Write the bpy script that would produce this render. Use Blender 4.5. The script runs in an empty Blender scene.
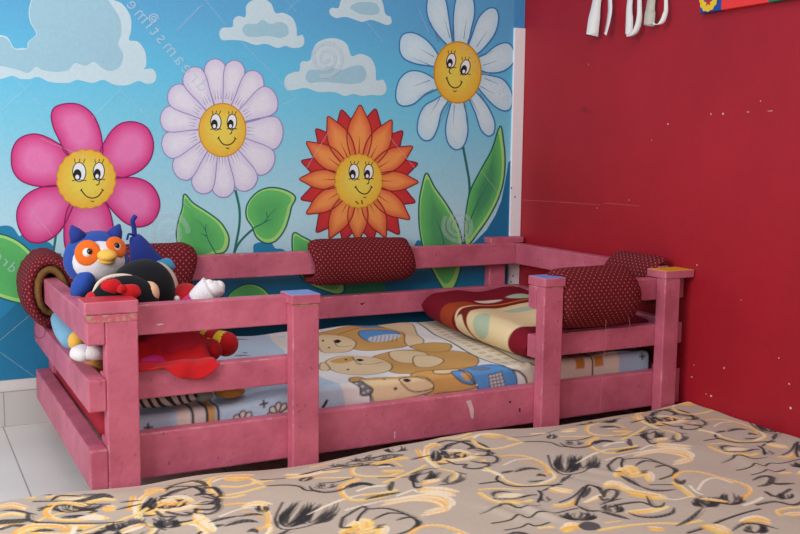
import bpy, bmesh, math, random
import numpy as np
from mathutils import Vector, Matrix, Euler
random.seed(7)
rng = np.random.default_rng(5)
scn = bpy.context.scene
COL = scn.collection
PI = math.pi

# ------------------------------------------------------------------ camera
FPX, YAW, PITCH, ROLL = 974.16, math.radians(27.545), math.radians(6.781), math.radians(0.633)
CAM = np.array([-2.659, -3.867, 1.05])
FW = np.array([math.sin(YAW)*math.cos(PITCH), math.cos(YAW)*math.cos(PITCH), -math.sin(PITCH)])
R0 = np.array([math.cos(YAW), -math.sin(YAW), 0.0]); U0 = np.cross(R0, FW)
RT = math.cos(ROLL)*R0 + math.sin(ROLL)*U0
UP = -math.sin(ROLL)*R0 + math.cos(ROLL)*U0

def on(ax, c, px, py):
    """the point of the plane (axis = c) of the room that a reading of the photograph falls on"""
    d = FW + RT*(px-400)/FPX - UP*(py-267)/FPX
    t = (c-CAM[ax])/d[ax]
    return CAM + t*d

cam_d = bpy.data.cameras.new('camera'); cam = bpy.data.objects.new('camera', cam_d); COL.objects.link(cam)
cam_d.sensor_width = 36; cam_d.sensor_fit = 'HORIZONTAL'; cam_d.lens = FPX*36/800
cam.matrix_world = Matrix(((RT[0], UP[0], -FW[0], CAM[0]), (RT[1], UP[1], -FW[1], CAM[1]), (RT[2], UP[2], -FW[2], CAM[2]), (0, 0, 0, 1)))
cam_d.clip_start = 0.05
scn.camera = cam

# ------------------------------------------------------------------ colour + materials
def s2l(c):
    c = c/255.0
    return c/12.92 if c <= 0.04045 else ((c+0.055)/1.055)**2.4
def rgb(r, g, b): return (s2l(r), s2l(g), s2l(b))
def mixc(a, b, t): return tuple(a[i]*(1-t)+b[i]*t for i in range(3))

def nodes(name):
    m = bpy.data.materials.new(name); m.use_nodes = True
    nt = m.node_tree; b = nt.nodes['Principled BSDF']
    return m, nt, b
def N(nt, t, **kw):
    n = nt.nodes.new(t)
    for k, v in kw.items(): setattr(n, k, v)
    return n
def setin(n, **kw):
    for k, v in kw.items(): n.inputs[k.replace('_', ' ')].default_value = v

def mat(name, col, rough=0.7, var=0.12, scale=18.0, bump=0.0, bscale=200.0, sheen=0.0, spec=0.35, detail=4.0):
    m, nt, b = nodes(name)
    tc = N(nt, 'ShaderNodeTexCoord')
    no = N(nt, 'ShaderNodeTexNoise'); setin(no, Scale=scale, Detail=detail, Roughness=0.6)
    nt.links.new(tc.outputs['Object'], no.inputs['Vector'])
    mx = N(nt, 'ShaderNodeMix', data_type='RGBA')
    mx.inputs['A'].default_value = (*[c*(1-var) for c in col], 1); mx.inputs['B'].default_value = (*[min(1, c*(1+var)) for c in col], 1)
    nt.links.new(no.outputs['Fac'], mx.inputs['Factor']); nt.links.new(mx.outputs['Result'], b.inputs['Base Color'])
    setin(b, Roughness=rough, Specular_IOR_Level=spec)
    if sheen: setin(b, Sheen_Weight=sheen)
    if bump:
        n2 = N(nt, 'ShaderNodeTexNoise'); setin(n2, Scale=bscale, Detail=3.0); nt.links.new(tc.outputs['Object'], n2.inputs['Vector'])
        bp = N(nt, 'ShaderNodeBump'); setin(bp, Strength=bump, Distance=0.01); nt.links.new(n2.outputs['Fac'], bp.inputs['Height'])
        nt.links.new(bp.outputs['Normal'], b.inputs['Normal'])
    return m

def mat_print(name, rough=0.75, bump=0.0, bscale=300.0, sheen=0.0, spec=0.3, alpha=False):
    """printed cloth / vinyl: colour comes from the mesh's own print"""
    m, nt, b = nodes(name)
    at = N(nt, 'ShaderNodeAttribute'); at.attribute_name = 'Col'
    no = N(nt, 'ShaderNodeTexNoise'); setin(no, Scale=90.0, Detail=4.0)
    tc = N(nt, 'ShaderNodeTexCoord'); nt.links.new(tc.outputs['Object'], no.inputs['Vector'])
    mr = N(nt, 'ShaderNodeMapRange'); setin(mr, From_Min=0.3, From_Max=0.7, To_Min=0.965, To_Max=1.035); nt.links.new(no.outputs['Fac'], mr.inputs['Value'])
    mx = N(nt, 'ShaderNodeVectorMath', operation='SCALE'); nt.links.new(at.outputs['Color'], mx.inputs[0]); nt.links.new(mr.outputs['Result'], mx.inputs['Scale'])
    nt.links.new(mx.outputs['Vector'], b.inputs['Base Color'])
    setin(b, Roughness=rough, Specular_IOR_Level=spec)
    if sheen: setin(b, Sheen_Weight=sheen)
    if alpha: nt.links.new(at.outputs['Alpha'], b.inputs['Alpha'])
    if bump:
        n2 = N(nt, 'ShaderNodeTexNoise'); setin(n2, Scale=bscale, Detail=3.0); nt.links.new(tc.outputs['Object'], n2.inputs['Vector'])
        bp = N(nt, 'ShaderNodeBump'); setin(bp, Strength=bump, Distance=0.01); nt.links.new(n2.outputs['Fac'], bp.inputs['Height'])
        nt.links.new(bp.outputs['Normal'], b.inputs['Normal'])
    return m

def mat_paint():
    """pink gloss paint, brushed over rough timber, chipped along the edges"""
    m, nt, b = nodes('pink_paint')
    L = nt.links.new
    tc = N(nt, 'ShaderNodeTexCoord'); g = N(nt, 'ShaderNodeNewGeometry')
    n1 = N(nt, 'ShaderNodeTexNoise'); setin(n1, Scale=7.0, Detail=6.0, Roughness=0.62); L(g.outputs['Position'], n1.inputs['Vector'])
    r1 = N(nt, 'ShaderNodeValToRGB'); L(n1.outputs['Fac'], r1.inputs['Fac'])
    e = r1.color_ramp.elements
    e[0].position = .3; e[0].color = (*rgb(172, 80, 102), 1); e[1].position = .72; e[1].color = (*rgb(207, 110, 132), 1)
    # fine specks of dirt
    n2 = N(nt, 'ShaderNodeTexNoise'); setin(n2, Scale=55.0, Detail=3.0); L(g.outputs['Position'], n2.inputs['Vector'])
    r2 = N(nt, 'ShaderNodeMapRange'); setin(r2, From_Min=.66, From_Max=.76, To_Min=0.0, To_Max=.7); L(n2.outputs['Fac'], r2.inputs['Value'])
    mx = N(nt, 'ShaderNodeMix', data_type='RGBA'); L(r2.outputs['Result'], mx.inputs['Factor']); L(r1.outputs['Color'], mx.inputs['A']); mx.inputs['B'].default_value = (*rgb(110, 62, 66), 1)
    # chips on edges
    bv = N(nt, 'ShaderNodeBevel'); bv.samples = 4; setin(bv, Radius=.006)
    dt = N(nt, 'ShaderNodeVectorMath', operation='DOT_PRODUCT'); L(bv.outputs['Normal'], dt.inputs[0]); L(g.outputs['True Normal'], dt.inputs[1])
    er = N(nt, 'ShaderNodeMapRange'); setin(er, From_Min=.985, From_Max=.90, To_Min=0.0, To_Max=1.0); L(dt.outputs['Value'], er.inputs['Value'])
    n3 = N(nt, 'ShaderNodeTexNoise'); setin(n3, Scale=22.0, Detail=5.0, Roughness=.7); L(g.outputs['Position'], n3.inputs['Vector'])
    r3 = N(nt, 'ShaderNodeMapRange'); setin(r3, From_Min=.53, From_Max=.62, To_Min=0.0, To_Max=.8); L(n3.outputs['Fac'], r3.inputs['Value'])
    mu = N(nt, 'ShaderNodeMath', operation='MULTIPLY'); L(er.outputs['Result'], mu.inputs[0]); L(r3.outputs['Result'], mu.inputs[1])
    m2 = N(nt, 'ShaderNodeMix', data_type='RGBA'); L(mu.outputs['Value'], m2.inputs['Factor']); L(mx.outputs['Result'], m2.inputs['A']); m2.inputs['B'].default_value = (*rgb(222, 190, 186), 1)
    L(m2.outputs['Result'], b.inputs['Base Color'])
    bp = N(nt, 'ShaderNodeBump'); setin(bp, Strength=.25, Distance=.006); L(n2.outputs['Fac'], bp.inputs['Height']); L(bp.outputs['Normal'], b.inputs['Normal'])
    setin(b, Roughness=.48, Specular_IOR_Level=.4)
    return m

def mat_dots():
    """maroon cloth with rows of small woven dots"""
    m, nt, b = nodes('maroon_dotted_cloth'); L = nt.links.new
    uv = N(nt, 'ShaderNodeUVMap'); uv.uv_map = 'UVMap'
    def cell(offx, offy, s=.0215, r=.07):
        mp = N(nt, 'ShaderNodeMapping'); setin(mp, Scale=(1/s, 1/s, 1), Location=(offx, offy, 0)); L(uv.outputs['UV'], mp.inputs['Vector'])
        fr = N(nt, 'ShaderNodeVectorMath', operation='FRACTION'); L(mp.outputs['Vector'], fr.inputs[0])
        ds = N(nt, 'ShaderNodeVectorMath', operation='DISTANCE'); L(fr.outputs['Vector'], ds.inputs[0]); ds.inputs[1].default_value = (.5, .5, 0)
        mr = N(nt, 'ShaderNodeMapRange'); setin(mr, From_Min=r, From_Max=r+.09, To_Min=1.0, To_Max=0.0); L(ds.outputs['Value'], mr.inputs['Value'])
        return mr.outputs['Result']
    ad = N(nt, 'ShaderNodeMath', operation='MAXIMUM'); L(cell(0, 0), ad.inputs[0]); L(cell(.5, .5), ad.inputs[1])
    no = N(nt, 'ShaderNodeTexNoise'); setin(no, Scale=40.0, Detail=3.0)
    mb = N(nt, 'ShaderNodeMix', data_type='RGBA'); L(no.outputs['Fac'], mb.inputs['Factor'])
    mb.inputs['A'].default_value = (*rgb(92, 16, 26), 1); mb.inputs['B'].default_value = (*rgb(112, 24, 34), 1)
    mx = N(nt, 'ShaderNodeMix', data_type='RGBA'); L(ad.outputs['Value'], mx.inputs['Factor']); L(mb.outputs['Result'], mx.inputs['A']); mx.inputs['B'].default_value = (*rgb(168, 104, 98), 1)
    L(mx.outputs['Result'], b.inputs['Base Color']); setin(b, Roughness=.85, Specular_IOR_Level=.2)
    return m

def mat_tiles(name, c1, grout, org, sx, sy, axes):
    """square ceramic tiles with thin grout lines; org is a grout crossing"""
    m, nt, b = nodes(name); L = nt.links.new
    g = N(nt, 'ShaderNodeNewGeometry'); sp = N(nt, 'ShaderNodeSeparateXYZ'); L(g.outputs['Position'], sp.inputs['Vector'])
    masks = []; cells = []
    for ax, o, s in zip(axes, org, (sx, sy)):
        a = N(nt, 'ShaderNodeMath', operation='SUBTRACT'); L(sp.outputs[ax], a.inputs[0]); a.inputs[1].default_value = o
        d = N(nt, 'ShaderNodeMath', operation='DIVIDE'); L(a.outputs[0], d.inputs[0]); d.inputs[1].default_value = s
        f = N(nt, 'ShaderNodeMath', operation='PINGPONG'); L(d.outputs[0], f.inputs[0]); f.inputs[1].default_value = .5
        k = N(nt, 'ShaderNodeMapRange'); setin(k, From_Min=.001/s, From_Max=.003/s, To_Min=1.0, To_Max=0.0); L(f.outputs[0], k.inputs['Value'])
        masks.append(k.outputs['Result'])
        masks[-1] = k.outputs['Result']
    mm = N(nt, 'ShaderNodeMath', operation='MAXIMUM'); L(masks[0], mm.inputs[0]); L(masks[1], mm.inputs[1])
    no = N(nt, 'ShaderNodeTexNoise'); setin(no, Scale=5.0, Detail=6.0); L(g.outputs['Position'], no.inputs['Vector'])
    mb = N(nt, 'ShaderNodeMix', data_type='RGBA'); L(no.outputs['Fac'], mb.inputs['Factor'])
    mb.inputs['A'].default_value = (*[c*.9 for c in c1], 1); mb.inputs['B'].default_value = (*[min(1, c*1.06) for c in c1], 1)
    mx = N(nt, 'ShaderNodeMix', data_type='RGBA'); L(mm.outputs[0], mx.inputs['Factor']); L(mb.outputs['Result'], mx.inputs['A']); mx.inputs['B'].default_value = (*grout, 1)
    L(mx.outputs['Result'], b.inputs['Base Color']); setin(b, Roughness=.35, Specular_IOR_Level=.4)
    return m

def mat_worn():
    m, nt, b = nodes('worn_edge'); L = nt.links.new; g = N(nt, 'ShaderNodeNewGeometry'); n = N(nt, 'ShaderNodeTexNoise'); setin(n, Scale=38.0, Detail=5.0, Roughness=.7); L(g.outputs['Position'], n.inputs['Vector'])
    r = N(nt, 'ShaderNodeValToRGB'); L(n.outputs['Fac'], r.inputs['Fac']); e = r.color_ramp.elements; e[0].position = .44; e[0].color = (*rgb(176, 142, 112), 1); e[1].position = .54; e[1].color = (*rgb(190, 90, 108), 1)
    L(r.outputs['Color'], b.inputs['Base Color']); setin(b, Roughness=.8); return m
PINK = mat_paint(); WORN = mat_worn()
DOTS = mat_dots()
M = dict(
    blue_paint=mat('blue_paint', rgb(112, 140, 196), .5, .15, 30), red_paint=mat('red_paint', rgb(186, 44, 56), .5, .12, 30),
    yellow_paint=mat('yellow_paint', rgb(222, 160, 40), .5, .15, 30),
    bare_wood=mat('bare_wood', rgb(186, 150, 120), .8, .25, 60, .3, 120), white_chip=mat('white_filler', rgb(212, 178, 180), .8, .1),
    plaster=mat('white_plaster', rgb(214, 210, 206), .85, .05, 6, .15, 80), dirty_plaster=mat('scuffed_plaster', rgb(196, 188, 178), .85, .12, 14, .2, 60),
    white_trim=mat('white_gloss_trim', rgb(242, 242, 244), .5, .03, 9),
    mattress_red=mat('red_mattress_cloth', rgb(160, 26, 44), .8, .12, 20, .2, 150),
    foam=mat('old_foam', rgb(118, 84, 44), .95, .3, 40, .5, 90),
    plush_blue=mat('blue_plush', rgb(44, 78, 160), .95, .15, 60, .4, 300, .12, .1), plush_navy=mat('navy_plush', rgb(44, 60, 138), .95, .15, 60, .35, 300, .1, .1),
    plush_white=mat('white_plush', rgb(226, 222, 224), .95, .06, 60, .4, 300, .1, .1), plush_orange=mat('orange_felt', rgb(228, 108, 36), .9, .1, 60, .3, 300, .1, .1),
    plush_yellow=mat('yellow_felt', rgb(236, 186, 84), .9, .1, 60, .3, 300, .1, .1), black_bead=mat('black_bead', rgb(14, 14, 16), .15, .0, spec=.6),
    hair=mat('black_plush', rgb(25, 26, 31), .95, .25, 60, .4, 300, .08, .1), skin=mat('peach_felt', rgb(232, 190, 152), .9, .08, 40, .25, 250, .1, .1),
    pale_skin=mat('cream_felt', rgb(216, 198, 180), .9, .08, 40, .25, 250, .1, .1),
    red_cloth=mat('red_cloth', rgb(190, 22, 30), .85, .15, 24, .3, 260, .12, .2), dark_red_cloth=mat('crimson_cloth', rgb(172, 22, 44), .85, .15, 24, .3, 200, .1, .2),
    magenta=mat('magenta_cloth', rgb(196, 40, 116), .85, .12, 30, .3, 200, .1, .2), yellow_cloth=mat('yellow_cloth', rgb(232, 204, 52), .85, .1, 30, .2, 200, .1, .2),
    pale_blue=mat('pale_blue_plush', rgb(126, 176, 204), .95, .12, 40, .4, 260, .12, .1), tan=mat('tan_plush', rgb(176, 124, 62), .95, .2, 50, .4, 260, .12, .1),
    sky_blue=mat('sky_blue_plush', rgb(74, 158, 200), .95, .12, 40, .4, 260, .12, .1),
    thread=mat('maroon_thread', rgb(120, 50, 66), .9, .1), pale_thread=mat('pale_thread', rgb(180, 110, 118), .9, .1),
    tape=mat('white_tape', rgb(226, 224, 222), .8, .05, 12, .15, 200), tape_grey=mat('grey_tape', rgb(190, 184, 172), .8, .05, 12, .15, 200),
    board_blue=mat('board_blue', rgb(28, 70, 150), .55, .08), board_red=mat('board_red', rgb(226, 52, 52), .55, .06), board_green=mat('board_green', rgb(22, 110, 84), .55, .08),
    gold=mat('gold_paint', rgb(226, 186, 40), .5, .15, 60), crimson=mat('crimson_paint', rgb(180, 40, 40), .5, .1), steel=mat('steel', rgb(150, 150, 150), .35, .05, spec=.6),
    dark_mark=mat('dark_mark', rgb(70, 40, 44), .9, .2),
    mattress_white=mat('white_ticking', rgb(222, 218, 212), .9, .05, 20, .2, 150),
)

# ------------------------------------------------------------------ object helpers
def new_obj(name, me, mats, parent=None, smooth=True):
    o = bpy.data.objects.new(name, me); COL.objects.link(o)
    for m in (mats if isinstance(mats, (list, tuple)) else [mats]): me.materials.append(m)
    if smooth: me.shade_smooth()
    if parent: o.parent = parent
    return o
def root_of(p):
    while p.parent: p = p.parent
    return p
def link(name, bm, mats, parent=None, smooth=True, origin=None):
    """bmesh in room coordinates -> one mesh object (a part when parent is given)"""
    if parent is not None: org = Vector(root_of(parent).location)
    elif origin is not None: org = Vector(origin)
    else:
        xs = [v.co.x for v in bm.verts]; ys = [v.co.y for v in bm.verts]; zs = [v.co.z for v in bm.verts]
        org = Vector(((min(xs)+max(xs))/2, (min(ys)+max(ys))/2, min(zs)))
    for v in bm.verts: v.co -= org
    me = bpy.data.meshes.new(name); bm.to_mesh(me); bm.free()
    o = new_obj(name, me, mats, parent, smooth)
    if parent is None: o.location = org
    return o
def thing(name, label, cat, loc, group=None):
    o = bpy.data.objects.new(name, None); COL.objects.link(o); o.location = Vector(loc); o.empty_display_size = .05
    o['label'] = label; o['category'] = cat
    if group: o['group'] = group
    return o
def tag(o, label, cat, group=None):
    o['label'] = label; o['category'] = cat
    if group: o['group'] = group
    return o
def struct(o, label=None, cat=None):
    o['kind'] = 'structure'
    if label: o['label'] = label; o['category'] = cat
    return o

def add_box(bm, x0, x1, y0, y1, z0, z1, bev=.004, mi=0, seg=2):
    r = bmesh.ops.create_cube(bm, size=1)
    vs = r['verts']
    for v in vs: v.co = Vector(((x0+x1)/2+v.co.x*(x1-x0), (y0+y1)/2+v.co.y*(y1-y0), (z0+z1)/2+v.co.z*(z1-z0)))
    fs = set(f for v in vs for f in v.link_faces)
    for f in fs: f.material_index = mi
    if bev:
        es = list(set(e for v in vs for e in v.link_edges))
        bmesh.ops.bevel(bm, geom=es, offset=bev, segments=seg, profile=.5, affect='EDGES', clamp_overlap=True, material=-1)
def box(name, mats, parent, *a, bev=.004, smooth=False):
    bm = bmesh.new(); add_box(bm, *a, bev=bev); return link(name, bm, mats, parent, smooth)

def add_blob(bm, c, r, rot=(0, 0, 0), seg=28, lump=0.0, mi=0, fn=None, seed=0):
    """soft stuffed shape: an ellipsoid, optionally lumpy or reshaped by fn(unit co)"""
    q = bmesh.ops.create_uvsphere(bm, u_segments=seg, v_segments=max(8, seg*2//3), radius=1)
    R = Euler(rot).to_matrix()
    for v in q['verts']:
        p = v.co.copy()
        if fn: p = Vector(fn(p))
        if lump:
            s = seed*3.1
            k = 1+lump*(math.sin(p.x*5+s)*math.cos(p.y*4-s)+.6*math.sin(p.z*7+p.x*3+s))
            p *= k
        v.co = R @ Vector((p.x*r[0], p.y*r[1], p.z*r[2])) + Vector(c)
    for f in set(f for v in q['verts'] for f in v.link_faces): f.material_index = mi
def blob(name, m, parent, c, r, **kw):
    bm = bmesh.new(); add_blob(bm, c, r, **kw); return link(name, bm, m, parent)

def add_tube(bm, pts, rad, seg=8, mi=0, cap=True):
    pts = [Vector(p) for p in pts]; n = len(pts); rings = []
    rads = rad if isinstance(rad, (list, tuple)) else [rad]*n
    prev = None
    for i, p in enumerate(pts):
        t = (pts[min(i+1, n-1)]-pts[max(i-1, 0)]).normalized()
        if prev is None:
            a = Vector((0, 0, 1)) if abs(t.z) < .9 else Vector((1, 0, 0))
            u = t.cross(a).normalized()
        else: u = (prev-t*prev.dot(t)).normalized()
        prev = u; w = t.cross(u)
        rings.append([bm.verts.new(p+(u*math.cos(2*PI*k/seg)+w*math.sin(2*PI*k/seg))*rads[i]) for k in range(seg)])
    for i in range(n-1):
        for k in range(seg):
            f = bm.faces.new((rings[i][k], rings[i][(k+1) % seg], rings[i+1][(k+1) % seg], rings[i+1][k])); f.material_index = mi
    if cap:
        f = bm.faces.new(rings[0][::-1]); f.material_index = mi; f = bm.faces.new(rings[-1]); f.material_index = mi
    bmesh.ops.recalc_face_normals(bm, faces=bm.faces)

def smooth_pts(pts, closed=False, sub=6):
    """Catmull-Rom through the points"""
    P = [np.array(p, float) for p in pts]; n = len(P); out = []
    rngi = range(n) if closed else range(n-1)
    for i in rngi:
        if closed: p0, p1, p2, p3 = P[i-1], P[i], P[(i+1) % n], P[(i+2) % n]
        else: p0, p1, p2, p3 = P[max(i-1, 0)], P[i], P[i+1], P[min(i+2, n-1)]
        for k in range(sub):
            t = k/sub
            out.append(.5*((2*p1)+(-p0+p2)*t+(2*p0-5*p1+4*p2-p3)*t*t+(-p0+3*p1-3*p2+p3)*t**3))
    if not closed: out.append(P[-1])
    return out

# ------------------------------------------------------------------ room shell
BZ = on(1, 0, 16, 379)[2]                     # foot of the mural
SK = on(1, 0, 16, 390.5)[2]                   # top of the tiled skirting
gx = on(2, 0, 18.5, 465)[0]
gy = on(2, 0, 10, 461)[1]
bm = bmesh.new(); add_box(bm, -5, .12, -5.5, .12, -.08, 0, bev=0)
struct(link('floor', bm, mat_tiles('floor_tiles', rgb(222, 218, 212), rgb(146, 142, 138), (gx, gy+1.2), .6, 2.4, ('X', 'Y')), smooth=False))
bm = bmesh.new(); add_box(bm, -5, .12, 0, .12, 0, 2.8, bev=0)
struct(link('wall_back', bm, M['plaster'], smooth=False))
sx = on(1, 0, 4, 410)[0]
bm = bmesh.new(); add_box(bm, -5, 0, -.009, 0, 0, SK, bev=.002)
struct(link('baseboard_back', bm, mat_tiles('skirting_tiles', rgb(196, 192, 188), rgb(150, 146, 142), (sx, SK), .6, .6, ('X', 'Z')), smooth=False))
tz = on(1, -.01, 519, 28)[2]
w0 = on(1, -.012, 512, 140)[0]
bm = bmesh.new(); add_box(bm, w0, -.001, -.013, 0, .13, tz, bev=.002)
for px, py in ((511.5, 188), (515, 197), (513, 276), (511, 282)):
    p = on(1, -.0135, px, py); add_box(bm, p[0]-.003, p[0]+.003, -.0138, -.0125, p[2]-.003, p[2]+.004, bev=0, mi=1)
struct(link('trim_1', bm, [M['white_trim'], M['dark_mark']], smooth=False))

def mat_red_wall():
    m, nt, b = nodes('crimson_wall_paint'); L = nt.links.new
    g = N(nt, 'ShaderNodeNewGeometry')
    n1 = N(nt, 'ShaderNodeTexNoise'); setin(n1, Scale=1.6, Detail=6.0, Roughness=.6); L(g.outputs['Position'], n1.inputs['Vector'])
    r = N(nt, 'ShaderNodeValToRGB'); L(n1.outputs['Fac'], r.inputs['Fac']); e = r.color_ramp.elements
    e[0].position = .3; e[0].color = (*rgb(152, 22, 36), 1); e[1].position = .75; e[1].color = (*rgb(172, 28, 44), 1)
    n2 = N(nt, 'ShaderNodeTexNoise'); setin(n2, Scale=6.0, Detail=8.0, Roughness=.7); L(g.outputs['Position'], n2.inputs['Vector'])
    k = N(nt, 'ShaderNodeMapRange'); setin(k, From_Min=.62, From_Max=.74, To_Min=0, To_Max=.35); L(n2.outputs['Fac'], k.inputs['Value'])
    mx = N(nt, 'ShaderNodeMix', data_type='RGBA'); L(k.outputs['Result'], mx.inputs['Factor']); L(r.outputs['Color'], mx.inputs['A']); mx.inputs['B'].default_value = (*rgb(128, 24, 38), 1)
    L(mx.outputs['Result'], b.inputs['Base Color'])
    n3 = N(nt, 'ShaderNodeTexNoise'); setin(n3, Scale=35.0, Detail=4.0); L(g.outputs['Position'], n3.inputs['Vector'])
    bp = N(nt, 'ShaderNodeBump'); setin(bp, Strength=.12, Distance=.01); L(n3.outputs['Fac'], bp.inputs['Height']); L(bp.outputs['Normal'], b.inputs['Normal'])
    setin(b, Roughness=.5, Specular_IOR_Level=.32)
    return m
bm = bmesh.new(); add_box(bm, 0, .12, -5.5, 0, 0, 2.8, bev=0)
def wall_fleck(px, py, w, h, mi, n=7):
    p = on(0, -.0006, px, py); vs = []
    for k in range(n):
        a = 2*PI*k/n; s = random.uniform(.6, 1.2)
        vs.append(bm.verts.new((-.0006, p[1]+math.cos(a)*w*s, p[2]+math.sin(a)*h*s)))
    f = bm.faces.new(vs); f.material_index = mi
for px, py, w, h in ((588.5, 64.5, .002, .004), (668, 124, .006, .0035), (651.5, 140.5, .0025, .003), (711, 114, .004, .004), (723, 114, .005, .005), (760.5, 101, .0025, .003), (697, 265, .003, .003),
                     (711, 396, .006, .005), (706, 394, .003, .002), (790.5, 408, .005, .005), (789, 384, .004, .003), (779, 358, .004, .003), (724, 368, .004, .005), (692, 377, .006, .002), (694, 365, .003, .002), (741, 300, .002, .002), (629, 200, .003, .002), (597, 208, .004, .002), (748, 112, .012, .0015), (770, 111, .016, .0012)):
    wall_fleck(px, py, w, h, 1)
wall_fleck(584, 110, .030, .012, 3, 14); wall_fleck(590, 112, .018, .008, 3, 12)
for a, b2 in (((522, 200), (560, 202)), ((560, 202), (600, 205)), ((604, 203), (640, 206))):
    p = on(0, -.0005, *a); q = on(0, -.0005, *b2)
    f = bm.faces.new([bm.verts.new(v) for v in ((p[0], p[1], p[2]-.0012), (q[0], q[1], q[2]-.0008), (q[0], q[1], q[2]+.0008), (p[0], p[1], p[2]+.0012))]); f.material_index = 2
bmesh.ops.recalc_face_normals(bm, faces=[f for f in bm.faces if f.material_index])
for f in bm.faces:
    if f.material_index and f.normal.x > 0: f.normal_flip()
struct(link('wall_right', bm, [mat_red_wall(), M['white_chip'], mat('scratch', rgb(178, 84, 92), .7, .1), mat('wall_smudge', rgb(140, 24, 38), .6, .1)], smooth=False, origin=(0, 0, 0)))

# ------------------------------------------------------------------ printed mural on the back wall
class Mural:
    def __init__(s): s.v = []; s.c = []; s.f = []; s.k = 0
    def put(s, px, py, layer):
        p = on(1, 0, px, py); s.v.append((p[0], -.0035-layer*.0003-s.k*2e-6, p[2])); return len(s.v)-1
    def poly(s, pts, col, layer, alpha=1., sm=True, mid=None, ctr=None, sub=5):
        P = smooth_pts(pts, True, sub) if sm else [np.array(p, float) for p in pts]; s.k += 1
        area = sum(P[i][0]*P[(i+1) % len(P)][1]-P[(i+1) % len(P)][0]*P[i][1] for i in range(len(P)))
        if area > 0: P = P[::-1]      # image y runs down: keep all fronts to the room
        if mid is None:
            ids = [s.put(p[0], p[1], layer) for p in P]; s.c += [(*col, alpha)]*len(ids); s.f.append(ids); return
        c = np.array(ctr if ctr is not None else np.mean(P, axis=0)); rings = []
        for t in (1., .72, .4):
            ids = [s.put(*(c+(p-c)*t), layer) for p in P]; k = (1-t)/.6*1.0
            s.c += [(*mixc(col, mid, min(1, k)), alpha)]*len(ids); rings.append(ids)
        n = len(P)
        for a, b in zip(rings, rings[1:]):
            for i in range(n): s.f.append([a[i], a[(i+1) % n], b[(i+1) % n], b[i]])
        k = s.put(*c, layer); s.c.append((*mid, alpha))
        for i in range(n): s.f.append([rings[-1][i], rings[-1][(i+1) % n], k])
    def stroke(s, pts, w, col, layer, closed=False, alpha=1., sm=True, taper=False, sub=5):
        P = smooth_pts(pts, closed, sub) if sm else [np.array(p, float) for p in pts]; s.k += 1
        n = len(P); L = []; R = []
        for i in range(n):
            a = P[i-1] if (i or closed) else P[0]; b = P[(i+1) % n] if (i < n-1 or closed) else P[-1]
            d = b-a; d = d/(np.hypot(*d)+1e-9); m = np.array([-d[1], d[0]])
            ww = w*(1 if not taper else max(.15, 1-.85*i/(n-1)))/2
            L.append(s.put(*(P[i]+m*ww), layer)); R.append(s.put(*(P[i]-m*ww), layer)); s.c += [(*col, alpha)]*2
        for i in range(n if closed else n-1):
            j = (i+1) % n; s.f.append([L[i], L[j], R[j], R[i]])
    def shape(s, pts, col, out, layer, w=1.1, **kw):
        s.poly(pts, col, layer, **kw); s.stroke(pts, w, out, layer+.5, closed=kw.get('sm', True) or True, sm=kw.get('sm', True))
    def ell(s, cx, cy, rx, ry, col, layer, rot=0., n=20, **kw):
        s.poly(s.epts(cx, cy, rx, ry, rot, n), col, layer, sm=False, **kw)
    def epts(s, cx, cy, rx, ry, rot=0., n=20):
        c, q = math.cos(rot), math.sin(rot)
        return [(cx+rx*math.cos(2*PI*k/n)*c-ry*math.sin(2*PI*k/n)*q, cy+rx*math.cos(2*PI*k/n)*q+ry*math.sin(2*PI*k/n)*c) for k in range(n)]
    def text(s, body, px, py, ang, size, col, alpha, layer):
        """mirror-written print: the text runs backwards along the wall"""
        cu = bpy.data.curves.new('lettering', 'FONT'); cu.body = body; cu.size = 1; cu.align_x = 'CENTER'; cu.resolution_u = 3; cu.space_character = 1.3
        o = bpy.data.objects.new('lettering', cu); COL.objects.link(o)
        dg = bpy.context.evaluated_depsgraph_get(); me = bpy.data.meshes.new_from_object(o.evaluated_get(dg))
        c, q = math.cos(ang), math.sin(ang); base = len(s.v); s.k += 1
        for v in me.vertices:
            x, y = -v.co.x*size, -v.co.y*size
            s.put(px+x*c-y*q, py+x*q+y*c, layer); s.c.append((*col, alpha))
        for p in me.polygons: s.f.append([base+i for i in p.vertices])
        bpy.data.objects.remove(o); bpy.data.curves.remove(cu); bpy.data.meshes.remove(me)

A = Mural()
W = rgb(232, 236, 238)
INK = rgb(34, 30, 34)
# sky: printed blue that pales towards the meadow
x_l, x_r = -3.7, w0+.001
z_top = 2.35
stops = [(BZ, rgb(30, 120, 162)), (.5, rgb(28, 112, 150)), (.62, rgb(176, 214, 226)), (.78, rgb(172, 216, 230)), (.95, rgb(152, 208, 228)), (1.15, rgb(122, 202, 228)), (1.35, rgb(98, 192, 228)), (1.6, rgb(90, 168, 214)), (z_top, rgb(76, 140, 204))]
zs = [BZ+(z_top-BZ)*k/60 for k in range(61)]; xs = [x_l+(x_r-x_l)*k/30 for k in range(31)]
zs[0] = BZ
for z in zs:
    for x in xs:
        for (za, ca), (zb, cb) in zip(stops, stops[1:]):
            if za <= z <= zb+1e-6: c = mixc(ca, cb, (z-za)/(zb-za)); break
        A.v.append((x, -.0035, z)); A.c.append((*c, 1))
for j in range(60):
    for i in range(30): a = j*31+i; A.f.append([a, a+1, a+32, a+31])
# the narrow strip of mural above the white trim
p0 = on(1, 0, 514, 28); 
ids = []
for x, z in ((x_r, tz), (-.001, tz), (-.001, z_top), (x_r, z_top)):
    A.v.append((x, -.0035, z)); A.c.append((*rgb(72, 150, 208), 1)); ids.append(len(A.v)-1)
A.f.append(ids)
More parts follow.
